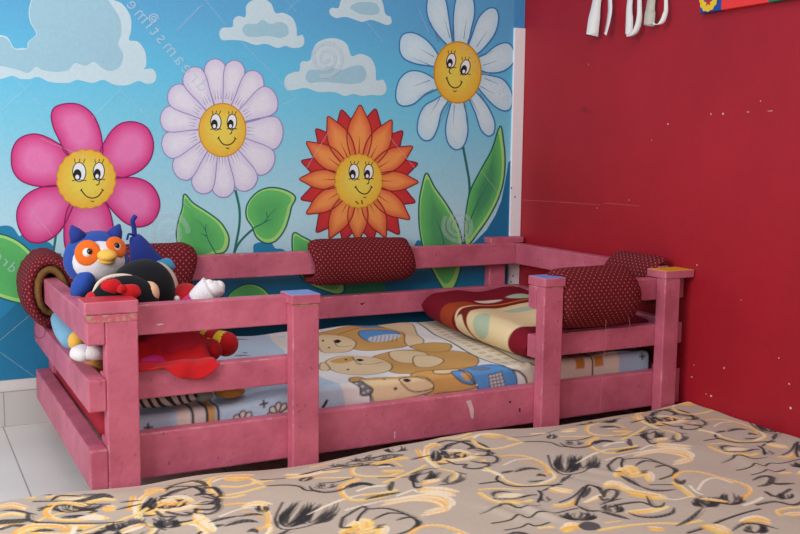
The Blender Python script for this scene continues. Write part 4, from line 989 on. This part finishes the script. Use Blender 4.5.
# ------------------------------------------------------------------ tape ties and painted board on the red wall
def tie(pairs, label, zt=1.9):
    ytop = np.mean([on(0, -.03, *p[0])[1] for p, w, m_, c in pairs])
    t = thing('cloth_tie', label, 'ribbon', (-.004, ytop, zt), 'white cloth ties hanging on the red wall')
    bm = bmesh.new(); add_tube(bm, [(-.001, ytop, zt), (-.035, ytop, zt+.004)], .004, 8); add_blob(bm, (-.036, ytop, zt+.004), (.004, .008, .008), seg=12); link('hook', bm, M['steel'], t)
    for pts, wd, m_, curl in pairs:
        bm = bmesh.new(); P = [np.array([-.024, ytop, zt+.006])]+[on(0, -.026-.012*k, *p) for k, p in enumerate(pts)]; P = smooth_pts(P, sub=6); n = len(P); prev = None
        for i, p in enumerate(P):
            f = i/(n-1); ang = .25+curl*f
            d = np.array([-math.sin(ang), math.cos(ang), 0.])*wd/2*(.55+.45*min(1, f*1.6))
            a = bm.verts.new(p-d+np.array([0, 0, 0])); b_ = bm.verts.new(p+d+np.array([0, 0, .012*f if f > .96 else 0]))
            if prev: bm.faces.new((prev[0], prev[1], b_, a))
            prev = (a, b_)
        o = link('tail', bm, m_, t); so = o.modifiers.new('thickness', 'SOLIDIFY'); so.thickness = .0016; so.offset = 0
    return t
tie([([(597, 0), (594, 20), (592, 37)], .050, M['tape'], .5), ([(610, 0), (609, 18), (605, 36)], .030, M['tape'], -.6)], 'pair of white cloth tape ends hanging leftmost on the red wall')
tie([([(630, 0), (629.5, 20), (629, 37)], .030, M['tape'], .3), ([(639.5, 0), (639, 20), (635, 32), (629, 37)], .024, M['tape'], 1.0)], 'white cloth tape loop hanging middle of three on the red wall')
tie([([(651.5, 0), (650, 14), (649, 26.5)], .044, M['tape_grey'], .2), ([(666, 0), (665, 14), (661, 23), (655, 25)], .020, M['tape'], .9)], 'greyish cloth tape ends hanging nearest the painted board')
b0 = on(0, -.028, 699.5, 13.5); b1 = on(0, -.028, 800, 0)
zb = b0[2]; yl = b0[1]; y1, y2 = on(0, -.028, 721, 8)[1], on(0, -.028, 768, 5)[1]
t = thing('painted_board', 'blue, red and green painted board high on the red wall', 'board', (-.014, yl-.5, zb))
for (ya_, yb_, m_) in ((yl, y1, 'board_blue'), (y1, y2, 'board_red'), (y2, yl-1.1, 'board_green')):
    box('panel', M[m_], t, -.028, -.0003, yb_, ya_, zb, zb+.5, bev=.002)
ec = on(0, -.0295, 708.5, -1); bm = bmesh.new()
R1 = on(0, -.0295, 708.5, 11.3)[2]-0
er = abs(ec[2]-R1)
def eface(pts, mi):
    f = bm.faces.new([bm.verts.new(p) for p in pts]); f.material_index = mi; f.normal_update()
    if f.normal.x > 0: f.normal_flip()
n = 40
add_pts = [(-.0295, ec[1]+er*1.0*math.cos(2*PI*k/n)*(1+.05*math.cos(12*PI*k/n*2)), ec[2]+er*math.sin(2*PI*k/n)*(1+.05*math.cos(12*PI*k/n*2))) for k in range(n)]
eface(add_pts, 0)
eface([(-.0300, ec[1]+er*.62*math.cos(2*PI*k/n), ec[2]+er*.25+er*.55*math.sin(2*PI*k/n)) for k in range(n)], 2)
eface([(-.0304, ec[1]+er*(.42 if k % 2 == 0 else .18)*math.sin(2*PI*k/10), ec[2]-er*.22+er*(.42 if k % 2 == 0 else .18)*math.cos(2*PI*k/10)) for k in range(10)], 1)
link('emblem', bm, [M['gold'], M['crimson'], M['board_blue']], t, False)

# ------------------------------------------------------------------ floor mattress and its floral sheet
ZS = .115; YS = -1.172
bm = bmesh.new(); add_box(bm, -3.1, -.012, -2.75, YS-.09, .001, ZS-.012, bev=.02, seg=3)
tag(link('floor_mattress', bm, M['mattress_white']), 'mattress lying on the floor in front of the pink bed', 'mattress')
RD2 = .016
xs = np.concatenate([np.arange(-3.12, -2.62, .02), np.arange(-2.62, -.001, .003)]); ss = np.concatenate([np.arange(0, 1.22, .003), np.arange(1.22, 1.66, .02)])
S, X = np.meshgrid(ss, xs, indexing='ij')
EX, EZ = [], []
for px, py in ((1, 503), (45, 496.5), (90, 492), (140, 486.5), (170, 481.5), (240, 472), (286, 467), (318, 463), (360, 454), (400, 445), (440, 437.5), (530, 429), (560, 425.5), (600, 419), (648, 409.5), (690, 402)):
    p = on(1, YS-.012, px, py); EX.append(p[0]); EZ.append(p[2])
drop = .09; arc = PI/2*RD2
Yg = np.empty_like(S); Zg = np.empty_like(S)
k0 = S < drop; k1 = (S >= drop) & (S < drop+arc); k2 = S >= drop+arc
Yg[k0] = YS; Zg[k0] = ZS-RD2-(drop-S[k0])*.6
a = (S[k1]-drop)/RD2; Yg[k1] = YS-RD2*(1-np.cos(a)); Zg[k1] = ZS-RD2+RD2*np.sin(a)
Yg[k2] = YS-RD2-(S[k2]-drop-arc); Zg[k2] = ZS
# soft rucks in the cloth
def bump(x0, y0, ang, ln, wd, amp):
    c, s = math.cos(ang), math.sin(ang); u = (X-x0)*c+(Yg-y0)*s; v = -(X-x0)*s+(Yg-y0)*c
    return amp*np.exp(-(u/ln)**2-(v/wd)**2)
W_ = np.zeros_like(X)
for (px, py, ang, ln, wd, amp) in ((518, 518, 1.9, .10, .018, .009), (530, 522, 1.9, .10, .016, -.006), (540, 514, 1.8, .09, .018, .008), (590, 470, 2.0, .12, .02, .005), (580, 480, 2.0, .12, .018, -.003), (640, 465, .4, .2, .03, .004), (440, 495, .8, .2, .04, .004), (300, 500, .3, .3, .05, .004), (700, 450, .2, .3, .04, .004), (60, 505, .1, .2, .03, .006), (360, 456, .15, .2, .015, .006), (600, 424, .1, .25, .02, .006), (760, 470, 1.2, .2, .03, .004)):
    p = on(2, ZS, px, py); W_ += bump(p[0], p[1], ang, ln, wd, amp)
W_ += .0015*np.sin(X*21+Yg*13)+.0012*np.sin(Yg*37-X*9)
edge = np.clip((S-drop)/.04, 0, 1); Zg += W_*edge
Zg += (.004*np.sin(X*5.3)+.003*np.sin(X*13+1))*np.clip((S-drop*.5)/.03, 0, 1)*np.exp(-np.clip(S-drop-arc, 0, 9)/.05)
Yg += (.003*np.sin(X*7)+.002*np.sin(X*19))*np.clip(1-(S-drop)/.05, 0, 1)
Zg -= (ZS+.001-np.interp(X, [-3.2]+EX+[.1], [EZ[0]]+EZ+[EZ[-1]]))*np.exp(-(np.clip(S-drop-arc, 0, 9)/.07)**1.5)
# turn the cloth down along the red wall
dr_ = np.clip((X+.03)/.03, 0, 1); Zg -= .018*dr_**2
SH = Paint(X, Yg*1.0, rgb(190, 175, 159)); 
SH.h = .0032; SH.Y = YS+drop*0+(-(S-drop-arc))-RD2      # flat lay-out
BK, GRY, YEL, ORA, CRW = rgb(36, 36, 40), rgb(84, 78, 78), rgb(246, 206, 108), rgb(242, 176, 80), rgb(242, 230, 206)
pR1 = on(2, ZS, 520, 478)-on(2, ZS, 727, 432); pR2 = on(2, ZS, 300, 512)-on(2, ZS, 575, 463); pR3 = on(2, ZS, 372, 487)-on(2, ZS, 612, 447)
REP = (pR1+pR2+pR3)/3
ops_ = []
def st(pts, w, col, **kw): ops_.append(('l', [on(2, ZS, *p)[:2] for p in pts], w, col, kw))
def fi(pts, col, **kw): ops_.append(('f', [on(2, ZS, *p)[:2] for p in pts], 0, col, kw))
def hatch(cx, cy, rx, ry, n, w, col, ang0=0., seed=1):
    """dense curled pen strokes, like a shaded bud"""
    r = random.Random(seed); c = on(2, ZS, cx, cy); ex = on(2, ZS, cx+rx, cy)-c; ey = on(2, ZS, cx, cy-ry)-c
    for k in range(int(n*1.7)):
        f = r.uniform(-.25, PI+.25)+ang0; q = r.uniform(.72, 1.08); b0 = (r.uniform(-.25, .25), -.85)
        e1 = (math.cos(f)*q, math.sin(f)*q); mid = ((b0[0]+e1[0])/2, (b0[1]+e1[1])/2); d = (e1[0]-b0[0], e1[1]-b0[1]); bl = r.uniform(.15, .45)*(1 if math.cos(f) > 0 else -1)
        m = (mid[0]+d[1]*bl, mid[1]-d[0]*bl); t0 = r.uniform(0, .55); t1 = r.uniform(t0+.3, 1.)
        pts = []
        for t in (t0, t0+(t1-t0)*.33, t0+(t1-t0)*.66, t1):
            x = b0[0]*(1-t)**2+2*m[0]*t*(1-t)+e1[0]*t*t; y = b0[1]*(1-t)**2+2*m[1]*t*(1-t)+e1[1]*t*t; pts.append((c+ex*x+ey*y)[:2])
        ops_.append(('l', pts, w*r.uniform(.5, 1.0), col, dict(taper=True, alpha=.8)))
def streaks(pts, n, spread, w, cols, seed=1, rough=.4):
    """several brush strokes side by side"""
    r = random.Random(seed)
    n = int(n*(1.8 if cols[0] is not BK else 1.2)); w *= 1.35 if cols[0] is not BK else 1
    for k in range(n):
        o = (r.uniform(-spread, spread), r.uniform(-spread*.6, spread*.6)); i0 = 0; st([(p[0]+o[0], p[1]+o[1]) for p in pts[i0:]], w*r.uniform(.5, 1.2), cols[k % len(cols)], taper=True, rough=rough)
LB = .0068   # black pen width
# scalloped tulip
streaks([(448, 462), (470, 459), (478, 455)], 3, 3, .011, (YEL, CRW, ORA), 2); streaks([(428, 446), (426, 456), (438, 468)], 3, 2, .008, (YEL, CRW), 3); streaks([(482, 461), (486, 464)], 1, 1, .010, (ORA,), 4); st([(440, 470), (456, 474), (452, 482)], .009, YEL, rough=.4)
st([(430, 448), (440, 443.5), (450, 442.5), (462, 443.6), (472, 446.8), (468.5, 449.4), (476, 448.3), (486, 451), (493, 454.5), (486, 456.2), (495, 457.3), (497.5, 461), (493, 464.2), (483, 463.9), (489.5, 466), (482, 468.7), (473, 469.6), (464, 468.6), (466, 466), (456, 466), (447, 462)], LB*1.25, BK, rough=.25)
st([(460, 443), (470, 445.5), (475, 449)], .014, BK, taper=True); st([(473, 450), (482, 451.5), (490, 453)], LB, BK, taper=True); st([(472, 457), (484, 457), (493, 456.5)], LB, BK, taper=True); st([(470, 463), (478, 464), (485, 465)], LB, BK, taper=True)
st([(444, 453), (446, 447), (454, 444)], LB, BK, taper=True); hatch(452, 457, 9, 4, 16, .005, BK, seed=3); hatch(462, 456.5, 6, 3.5, 12, .005, BK, seed=8); streaks([(446, 452), (460, 451), (470, 454)], 3, 3, .006, (CRW, YEL), 5)
st([(411, 460.6), (420, 458.5), (432, 456)], LB, BK, taper=True); hatch(436, 457, 6, 6, 14, .008, BK, seed=5); streaks([(426, 450), (434, 446), (440, 447)], 3, 2, .010, (ORA, YEL), 6)
# loops above
st([(440, 440), (458, 439.7), (470, 436)], .009, YEL, rough=.4); st([(473, 442), (479, 446.5), (491, 449.5), (506, 448), (524, 443.5)], .011, YEL, rough=.35); st([(474, 440), (480, 437), (490, 436)], .008, CRW, rough=.4)
streaks([(485, 438), (494, 438), (503, 437.5)], 4, 2, .012, (ORA, YEL), 7); streaks([(508, 440), (515, 440.5)], 3, 1.5, .012, (ORA, YEL), 8); st([(513.5, 438), (536, 436), (558.5, 430)], LB*.8, BK)
st([(524, 443.5), (540, 443), (552, 444), (560, 447), (572, 448)], LB, BK); hatch(552, 437, 6, 3, 10, .007, BK, seed=12); streaks([(530, 434), (545, 434)], 3, 2, .008, (YEL, CRW), 9)
# orange looped flower
st([(500, 457), (518, 455.5), (533, 459), (545, 466), (549, 472), (545, 475)], .010, ORA, rough=.25); st([(504, 466), (516, 460), (530, 459)], .006, CRW, rough=.4); st([(520, 462), (532, 465), (544, 468)], .005, ORA)
st([(486, 469), (498, 476.5), (508.5, 482.5), (525, 486), (540, 485), (552, 481), (555, 476), (550.5, 472)], .010, YEL, rough=.3); st([(484, 471), (494, 473), (502, 478)], .010, CRW, rough=.3); st([(540, 484), (554, 479), (553, 474)], .006, CRW, rough=.4)
st([(501.5, 474.5), (507, 473.5), (513, 472.5)], .014, BK, taper=True); st([(515, 473.5), (528, 470), (539, 470.5)], .018, BK, taper=True, rough=.2); st([(537, 477), (541, 476), (545.5, 477.5)], .015, BK, taper=True); st([(528, 482.5), (536, 482), (544.5, 481)], .009, BK, taper=True)
st([(480, 485), (498, 482.5), (505.5, 485), (517.5, 486.7), (540, 486.5), (561, 486)], LB, BK); st([(498, 477), (496.5, 480.5), (501, 483)], LB, BK)
# dark hatched bud
hatch(566, 464, 15, 10.5, 46, .0055, BK, seed=21); hatch(584, 463, 17, 9, 40, .005, BK, seed=22); st([(548, 456), (552, 468), (564, 475), (582, 473), (600, 464)], .006, BK, rough=.4)
st([(571, 475), (565, 480), (561, 484)], .013, BK, taper=True); st([(561, 484), (550, 488.5), (540, 493)], LB, BK, taper=True)
st([(576, 464), (590, 457), (602, 452), (612, 449)], .008, CRW, rough=.3, taper=True)
# yellow centred flower
st([(480, 494.5), (490.5, 501), (502.5, 505), (517.5, 506), (531, 502)], .012, YEL, rough=.3); streaks([(500, 499), (510, 497), (522, 498)], 5, 3, .012, (YEL, YEL, CRW), 12); st([(480, 491), (500, 489), (520, 490)], .008, YEL, rough=.5); streaks([(506, 503.5), (520, 504)], 2, 1, .010, (ORA,), 13)
st([(493.5, 498), (494, 494), (502.5, 492), (512, 493)], .011, BK, taper=True); st([(495, 500), (504, 501), (511.5, 501.5), (520.5, 499), (528, 497)], .009, BK, rough=.5); st([(522, 499), (530, 496.5), (536, 496)], LB, BK); st([(538.5, 491.5), (541.5, 496), (538, 503.5)], LB, BK)
hatch(545, 500, 8, 3.5, 9, .005, BK, seed=31); st([(480, 515), (496.5, 509.5), (502.5, 506), (510, 506.5), (520.5, 510), (540, 506.5)], .009, BK, taper=True)
streaks([(552, 490), (562, 492), (570, 493)], 5, 3, .012, (ORA, YEL, CRW), 14); st([(559.5, 503), (573, 497), (583.5, 488.5)], LB*.8, BK); streaks([(552, 507), (566, 506), (574, 501)], 3, 2, .010, (ORA, YEL), 15)
st([(576, 506), (578, 500), (585, 490), (589.5, 486.5), (600, 490)], LB, BK); st([(583, 498), (587, 493), (590, 489)], .014, BK, taper=True); st([(577.5, 506.5), (588, 512.5), (600, 512)], .012, BK, taper=True); streaks([(585, 503), (597, 498), (606, 495)], 4, 2, .010, (YEL, CRW), 16)
st([(592, 487), (600, 490), (604, 498)], .012, BK, taper=True, rough=.3)
st([(492, 523.8), (511.5, 520), (519, 516), (528, 519), (537, 515), (552, 515.5), (577.5, 509.5)], .0055, BK); st([(505, 531), (520.5, 528), (528, 524.5), (535.5, 527), (549, 524)], .0055, BK)
hatch(578, 518, 20, 5, 40, .005, BK, seed=41); streaks([(564, 530), (572, 527), (583, 528)], 4, 2.5, .014, (ORA, YEL), 17); fi([(578, 527), (586, 523), (598, 525), (600, 530), (586, 531)], GRY); st([(540, 529), (552, 528)], .010, YEL, rough=.4)
# yellow rings with dark middles
st([(605, 423), (596, 424.7), (587, 428.5), (588.5, 433.7), (599, 436), (612, 436.5), (623, 436), (630.5, 432)], .010, YEL, rough=.2); st([(605, 423), (618, 425), (626, 428)], .006, YEL, rough=.4); streaks([(614, 432), (630, 432)], 4, 2, .012, (YEL, ORA), 18); streaks([(600, 428), (612, 427), (620, 428)], 4, 1.5, .009, (BK,), 19); st([(608, 429), (616, 428)], .006, CRW)
st([(614, 437.5), (640, 437), (656, 432)], LB*.7, BK)
st([(597, 438.5), (590, 441), (588, 444), (593, 449.5), (605, 454), (620, 452.5), (632, 449)], .013, YEL, rough=.2); st([(598, 439), (588, 443), (590, 447)], .008, ORA, rough=.4); streaks([(593, 444.5), (602, 441.5), (614, 443)], 6, 1.8, .008, (BK,), 20); st([(604, 447), (612, 444), (628, 443)], .008, CRW, rough=.3); st([(612, 450), (628, 448), (636, 446)], .010, YEL, rough=.3)
st([(616, 453), (626, 450), (640, 447.5)], .014, BK, taper=True, rough=.2); st([(628, 443), (631, 446), (629, 441)], .010, BK); st([(622, 441), (634, 436), (646, 427)], .008, YEL); st([(640, 450), (650, 446), (654, 447)], .005, CRW)
st([(560, 443.5), (566, 447), (578, 449), (590, 446.5), (595, 441)], .011, BK, taper=True); st([(566, 441), (580, 440), (592, 437)], LB*.8, BK); hatch(574, 443, 10, 3, 12, .005, BK, seed=51)
streaks([(562, 432), (576, 431)], 3, 2, .008, (YEL, CRW, ORA), 22); st([(560, 437), (590, 437)], .007, YEL, rough=.5)
# rear row: sketchy buds along the edge
hatch(598, 421, 22, 3.5, 30, .005, BK, seed=61); st([(576, 424), (592, 420), (620, 420)], .006, BK, rough=.4); st([(630, 416), (636, 420), (640, 423)], .012, ORA, rough=.3)
st([(638, 418), (650, 425), (662, 426.5), (680, 422), (694, 420)], .010, BK, taper=True); st([(650, 416), (662, 410), (676, 410), (690, 414), (694, 420)], .009, BK, rough=.2); hatch(660, 417, 12, 4, 22, .0055, BK, seed=62); streaks([(654, 424), (664, 424), (676, 418)], 4, 2, .010, (ORA, YEL), 23); st([(664, 408), (684, 404), (700, 406), (712, 409)], .010, YEL, rough=.25)
# hatched pod with yellow tip
hatch(652, 436, 14, 6, 34, .0055, BK, seed=63); st([(640, 434), (652, 430), (672, 432), (686, 434)], .006, BK, rough=.4); st([(642, 436), (650, 444), (656, 444)], LB, BK); streaks([(656, 441), (666, 439)], 4, 2, .012, (CRW, YEL, ORA), 24); streaks([(658, 446), (674, 448), (690, 450)], 5, 3, .012, (YEL, ORA, CRW), 25); hatch(680, 438, 10, 5, 16, .005, GRY, seed=64); streaks([(670, 444), (684, 443)], 2, 1, .009, (BK,), 26)
# pale scribble
streaks([(636, 456), (655, 452), (680, 454), (690, 459), (676, 464)], 9, 3.5, .007, (YEL, CRW, CRW, ORA), 27); st([(606, 461), (640, 452), (668, 450)], .006, CRW, rough=.5)
# big tulip
streaks([(618, 477), (627, 470), (634, 474)], 6, 3, .014, (YEL, ORA, YEL), 28); streaks([(630, 477), (646, 474), (650, 482)], 6, 3, .012, (YEL, CRW, ORA), 29)
st([(608, 466.5), (618, 458.5), (624, 460.7), (637.5, 460.3), (652.5, 463), (666, 466.7), (675, 471), (673.5, 475.7), (660, 480)], LB*1.2, BK, rough=.2); st([(608, 466.7), (612, 473.5), (619.5, 473.5)], LB*1.3, BK); st([(623, 461), (621.5, 465), (622, 469)], LB, BK); st([(635, 469), (645, 464), (660, 465)], LB, BK, taper=True); st([(655, 469), (662, 467), (670, 467)], LB, BK, taper=True)
st([(670, 468), (676, 472), (672, 477)], .013, BK, taper=True); st([(621, 478), (627, 480), (634.5, 484), (640, 488)], .016, BK, taper=True, rough=.2); st([(639, 487), (649.5, 491.5), (662, 492), (675, 490)], .012, BK, taper=True, rough=.3); st([(650, 486), (672, 485.5)], LB*.8, BK); streaks([(640, 473), (648, 472)], 4, 2, .005, (BK,), 30)
# lower pod
streaks([(606, 487), (615, 484), (622, 488), (633, 494)], 6, 3, .014, (YEL, ORA, CRW), 31); streaks([(630, 494), (648, 497), (663, 499)], 6, 3, .014, (YEL, ORA), 32); streaks([(628, 513), (650, 511), (667, 508)], 4, 2, .012, (YEL, CRW), 33)
st([(604, 497), (607, 491), (616, 491.5), (617, 496), (611, 502)], LB*1.4, BK); st([(600, 497), (603, 501), (608, 500)], LB*1.2, BK); st([(646.5, 497.5), (652, 506.5), (661.5, 507), (664.5, 503.5)], .010, BK, taper=True, rough=.2); st([(600, 513), (615, 516), (629, 520)], .016, BK, taper=True, rough=.2); st([(628.5, 513), (639, 517), (655.5, 518), (672, 514), (674, 509)], .013, BK, taper=True); st([(610, 508), (622, 505), (640, 503), (648, 505)], LB, BK); st([(600, 506), (610, 502), (622, 500)], .009, BK, taper=True, rough=.3); hatch(612, 509, 12, 5, 18, .006, BK, seed=65)
st([(600, 531), (628.5, 527.5), (660, 525), (681, 524.5), (700.5, 521)], .010, YEL, rough=.35); streaks([(650, 530), (662, 531)], 3, 2, .014, (ORA, YEL), 34); st([(606, 524), (620, 522)], .006, YEL, rough=.5)
# orange loop with hatched bud, lower right
st([(673.5, 479.5), (678, 475), (688.5, 473), (705, 475), (732, 482), (747.5, 488), (750, 493), (742, 499)], .011, ORA, rough=.25); st([(698, 490), (704, 482), (716, 479), (732, 484)], .006, CRW, rough=.3); st([(675, 484), (684, 490), (692, 497.5)], .016, YEL, rough=.25); st([(675, 480), (680, 484), (685, 481)], .016, BK, taper=True); st([(690, 486), (696, 492), (702, 495)], .006, CRW)
hatch(706, 503, 15, 7, 34, .0065, BK, seed=66); hatch(730, 500, 16, 7, 30, .006, BK, seed=67); streaks([(700, 500), (726, 503)], 2, 1, .008, (ORA, YEL), 35); st([(744, 506), (754, 502), (762, 498)], .008, CRW, rough=.2); st([(702, 510), (690, 520), (676, 527)], .011, BK, taper=True); st([(688, 534), (705, 528), (725, 520), (760, 510)], .007, BK)
st([(660, 497.5), (675, 501), (692, 497)], .005, CRW, rough=.3)
streaks([(706, 525), (716, 528), (726, 534)], 5, 4, .014, (YEL, ORA), 36); streaks([(742, 522), (756, 520), (768, 524)], 5, 3, .012, (YEL, CRW, ORA), 37); st([(732, 532), (744, 525), (760, 526), (778, 530)], .010, BK, taper=True); hatch(756, 530, 14, 5, 20, .006, BK, seed=68)
# dark pods at the far right
st([(753, 482), (762, 478), (772, 480), (768, 486), (758, 488)], .016, BK, taper=True); st([(768, 484), (780, 486), (794, 484)], .014, BK, taper=True, rough=.2); st([(766, 493), (776, 497), (790, 491)], .010, BK, rough=.2); st([(757, 505), (775, 502), (794, 506), (808, 500)], .010, BK, rough=.2)
st([(780, 517), (778, 512), (790, 509), (806, 508)], .010, YEL, rough=.25); streaks([(786, 516), (804, 514)], 4, 2, .010, (ORA, CRW), 38); hatch(786, 497, 10, 4, 16, .006, BK, seed=69)
n_rep = len(ops_)
# the corner nearest the floor tiles
st([(9, 501), (20, 498), (34, 497), (50, 496.5)], .009, BK, rough=.3); st([(22, 499), (33, 499.5)], .012, YEL, rough=.3); st([(48, 499), (62, 497), (70, 496)], .010, YEL, rough=.3); st([(52, 502), (57, 498), (67, 496.5), (80, 497)], .007, BK); st([(81, 495.5), (96, 495.5), (106, 494)], .014, BK, taper=True)
st([(75, 503.5), (90, 500.5), (102, 497), (112, 498.5)], .028, BK, taper=True, rough=.2); st([(90, 503), (104, 500.5), (113, 501)], .014, YEL, rough=.3); st([(34, 503.5), (52, 503.5), (74, 504)], .008, BK, rough=.2); streaks([(60, 500), (72, 500.5), (84, 499)], 3, 1.5, .008, (CRW, YEL), 71)
st([(84, 506), (75, 505), (60, 505), (51, 508), (46.5, 514), (50, 519), (60, 522), (72, 522), (84, 520.5), (96, 517.5), (106, 518.5)], .013, YEL, rough=.2); st([(52, 508), (47, 513), (50, 518)], .010, ORA, rough=.3); streaks([(80, 520), (94, 518), (104, 519)], 5, 2.5, .014, (ORA, YEL, CRW), 72); streaks([(105, 509), (114, 510)], 4, 2, .014, (ORA, YEL), 73)
st([(73, 507), (84, 510), (96, 511.5)], .018, BK, taper=True, rough=.2); st([(57, 511), (63, 513), (74, 513), (85, 511)], .006, BK); st([(88, 514), (98, 512)], .010, BK, taper=True)
streaks([(0, 508), (12, 507), (25, 511)], 5, 2.5, .010, (YEL, CRW, ORA), 74); st([(37, 511.5), (44, 510), (52, 508)], .008, BK, taper=True); st([(0, 514), (15, 513.5), (37, 516)], .009, BK, taper=True); st([(0, 518), (12, 516), (25, 517)], .010, YEL, rough=.3)
st([(3, 523), (22, 522.5)], .026, BK, rough=.25); st([(28, 516), (29, 522), (37, 524.5)], .010, BK); st([(37, 524.5), (67, 525), (105, 523.5), (122, 522)], .0075, BK); st([(2, 530), (14, 527), (24, 528)], .014, BK, rough=.3)
st([(16, 534), (27, 528.5), (45, 527.5), (60, 528), (67, 531)], .016, ORA, rough=.2); st([(18, 536), (30, 531), (48, 530)], .010, YEL, rough=.3); st([(32, 533), (44, 531.5), (54, 532)], .014, BK, taper=True, rough=.3); st([(75, 528), (73, 535)], .010, CRW, rough=.2); st([(77, 533), (82, 531)], .012, BK, taper=True)
hatch(116, 528, 12, 6, 22, .0065, BK, seed=71); hatch(150, 523, 26, 6, 40, .0065, GRY, seed=72); hatch(168, 524, 16, 5, 26, .006, BK, seed=73); streaks([(123, 534), (134, 529), (144, 526)], 4, 2, .012, (CRW, YEL, ORA), 74)
st([(120, 504), (130, 503), (141, 502)], .008, BK, taper=True); st([(126, 518), (138, 514.5), (147, 509.5)], .010, YEL, rough=.3); streaks([(146, 492), (152, 489), (160, 488)], 4, 2.5, .012, (ORA, YEL), 75); streaks([(156, 506), (166, 503), (175, 505)], 6, 3, .014, (ORA, YEL, ORA), 76); st([(151, 500), (152, 506), (153, 510)], .022, BK, taper=True, rough=.2)
st([(166, 492), (172, 485), (186, 481.5), (194, 480.5)], .010, BK, taper=True); st([(190, 480), (200, 482), (208, 487)], .016, BK, taper=True, rough=.2); st([(205, 488.5), (215, 488.5), (219, 492), (221, 497), (217, 501), (218, 506), (212, 511), (196, 511.5)], .011, BK, rough=.15); st([(196, 511), (194, 515), (186, 517), (176, 516), (167, 513.5)], .010, BK, rough=.3); st([(206, 495), (216, 494)], .007, BK, taper=True); st([(198, 504), (212, 502)], .007, BK, taper=True)
streaks([(196, 517), (204, 524), (212, 533)], 5, 3, .014, (ORA, YEL, CRW), 77); st([(183, 525), (194, 523), (206, 520)], .009, YEL, rough=.3); st([(210, 524), (222, 521), (240, 518)], .014, BK, taper=True, rough=.2); st([(221, 498), (232, 498.5), (244, 496)], .009, YEL, rough=.3); st([(209, 484), (214, 478), (226, 475), (244, 474)], .010, YEL, rough=.2); streaks([(226, 477), (240, 476), (252, 476)], 4, 2, .014, (ORA, YEL), 78); st([(222, 487), (240, 487.5), (262, 483), (272, 481)], .010, YEL, rough=.3)
hatch(262, 509, 8, 6, 10, .006, BK, seed=74); streaks([(244, 508), (258, 504), (270, 506)], 4, 3, .010, (CRW, YEL), 79); st([(240, 519), (252, 516.5), (262, 517)], .014, BK, taper=True)
# along the back edge between the posts
streaks([(310, 465.5), (330, 460), (352, 455.5)], 4, 1.2, .010, (ORA, YEL), 80); st([(300, 474), (330, 468), (372, 463)], .006, BK); hatch(352, 465, 24, 3, 22, .006, BK, seed=75); st([(360, 462), (384, 455), (404, 456)], .010, BK, taper=True, rough=.3); streaks([(372, 466), (394, 460), (408, 459)], 3, 1.5, .010, (YEL, ORA), 81); hatch(396, 450, 14, 3, 16, .006, BK, seed=76); streaks([(288, 478), (310, 475), (340, 469)], 5, 2, .008, (YEL, ORA, CRW), 82); st([(324, 471), (350, 468.5), (374, 466)], .008, GRY, rough=.3)
for tshift in (2, 1, 0, -1):
    d = REP[:2]*tshift
    for kd_, pts, w, col, kw in (ops_ if tshift == 0 else ops_[:n_rep]):
        q = [np.array(p)+d for p in pts]
        if max(p[0] for p in q) < -3.1 or min(p[0] for p in q) > .02: continue
        if kd_ == 'l':
            big = w >= .0075
            kk = {**kw, 'rough': max(.25, kw.get('rough', 0)) if col is BK and big else kw.get('rough', 0)*.9}
            SH.line(q, w*(1.25 if col is BK else 1.4), col, sub=3, **kk)
            dv = np.array(q[-1])-np.array(q[0]); nv_ = np.array([-dv[1], dv[0]])/(np.hypot(*dv)+1e-9)
            if col is BK and w >= .0065 and len(q) > 2:
                SH.line([p+nv_*(w*.9+.002)+dv*.02 for p in q[:-1]], .0032, BK, sub=3, alpha=.7, taper=True, rough=.4)
            if (col is YEL or col is ORA) and w >= .007:
                SH.line([p+nv_*w*.5 for p in q], w*.55, CRW, sub=3, rough=.8, taper=True); SH.line([p-nv_*w*.45 for p in q[:-1]] if len(q) > 2 else [p-nv_*w*.45 for p in q], w*.6, ORA if col is YEL else YEL, sub=3, rough=.7, taper=True)
        else: SH.fill(q, col, **kw)
sheet = cloth('bed_sheet', np.stack([X, Yg, Zg], -1), SH.c, mat_print('printed_cotton', .8, .08, 700, .05, .25))
so = sheet.modifiers.new('thickness', 'SOLIDIFY'); so.thickness = .003; so.offset = -1
tag(sheet, 'beige sheet with black and yellow sketched flowers over the floor mattress', 'bed sheet')

# ------------------------------------------------------------------ light
w = bpy.data.worlds.new('World'); scn.world = w; w.use_nodes = True
bg = w.node_tree.nodes['Background']; bg.inputs['Color'].default_value = (.93, .96, 1.0, 1); bg.inputs['Strength'].default_value = .55
def area(name, loc, target, sx, sy, power, col=(1, 1, 1)):
    d = bpy.data.lights.new(name, 'AREA'); d.shape = 'RECTANGLE'; d.size = sx; d.size_y = sy; d.energy = power; d.color = col
    o = bpy.data.objects.new(name, d); COL.objects.link(o); o.location = loc
    o.rotation_euler = (Vector(target)-Vector(loc)).to_track_quat('-Z', 'Y').to_euler(); return o
area('window_light', (-4.6, -2.6, 1.9), (-.8, -.7, .5), 1.6, 1.5, 88, (.98, .98, 1))
area('added_top_fill', (-1.9, -2.4, 2.75), (-1.6, -1.6, 0), 1.2, .6, 22, (1, .97, .93))  # extra overhead fill added for brightness, no known lamp behind it

scn.view_settings.view_transform = 'Standard'; scn.view_settings.look = 'None'; scn.view_settings.gamma = 1; scn.view_settings.use_curve_mapping = False
scn.view_settings.exposure = 0.0
scn.cycles.use_denoising = True
scn.cycles.max_bounces = 8; scn.cycles.transparent_max_bounces = 24
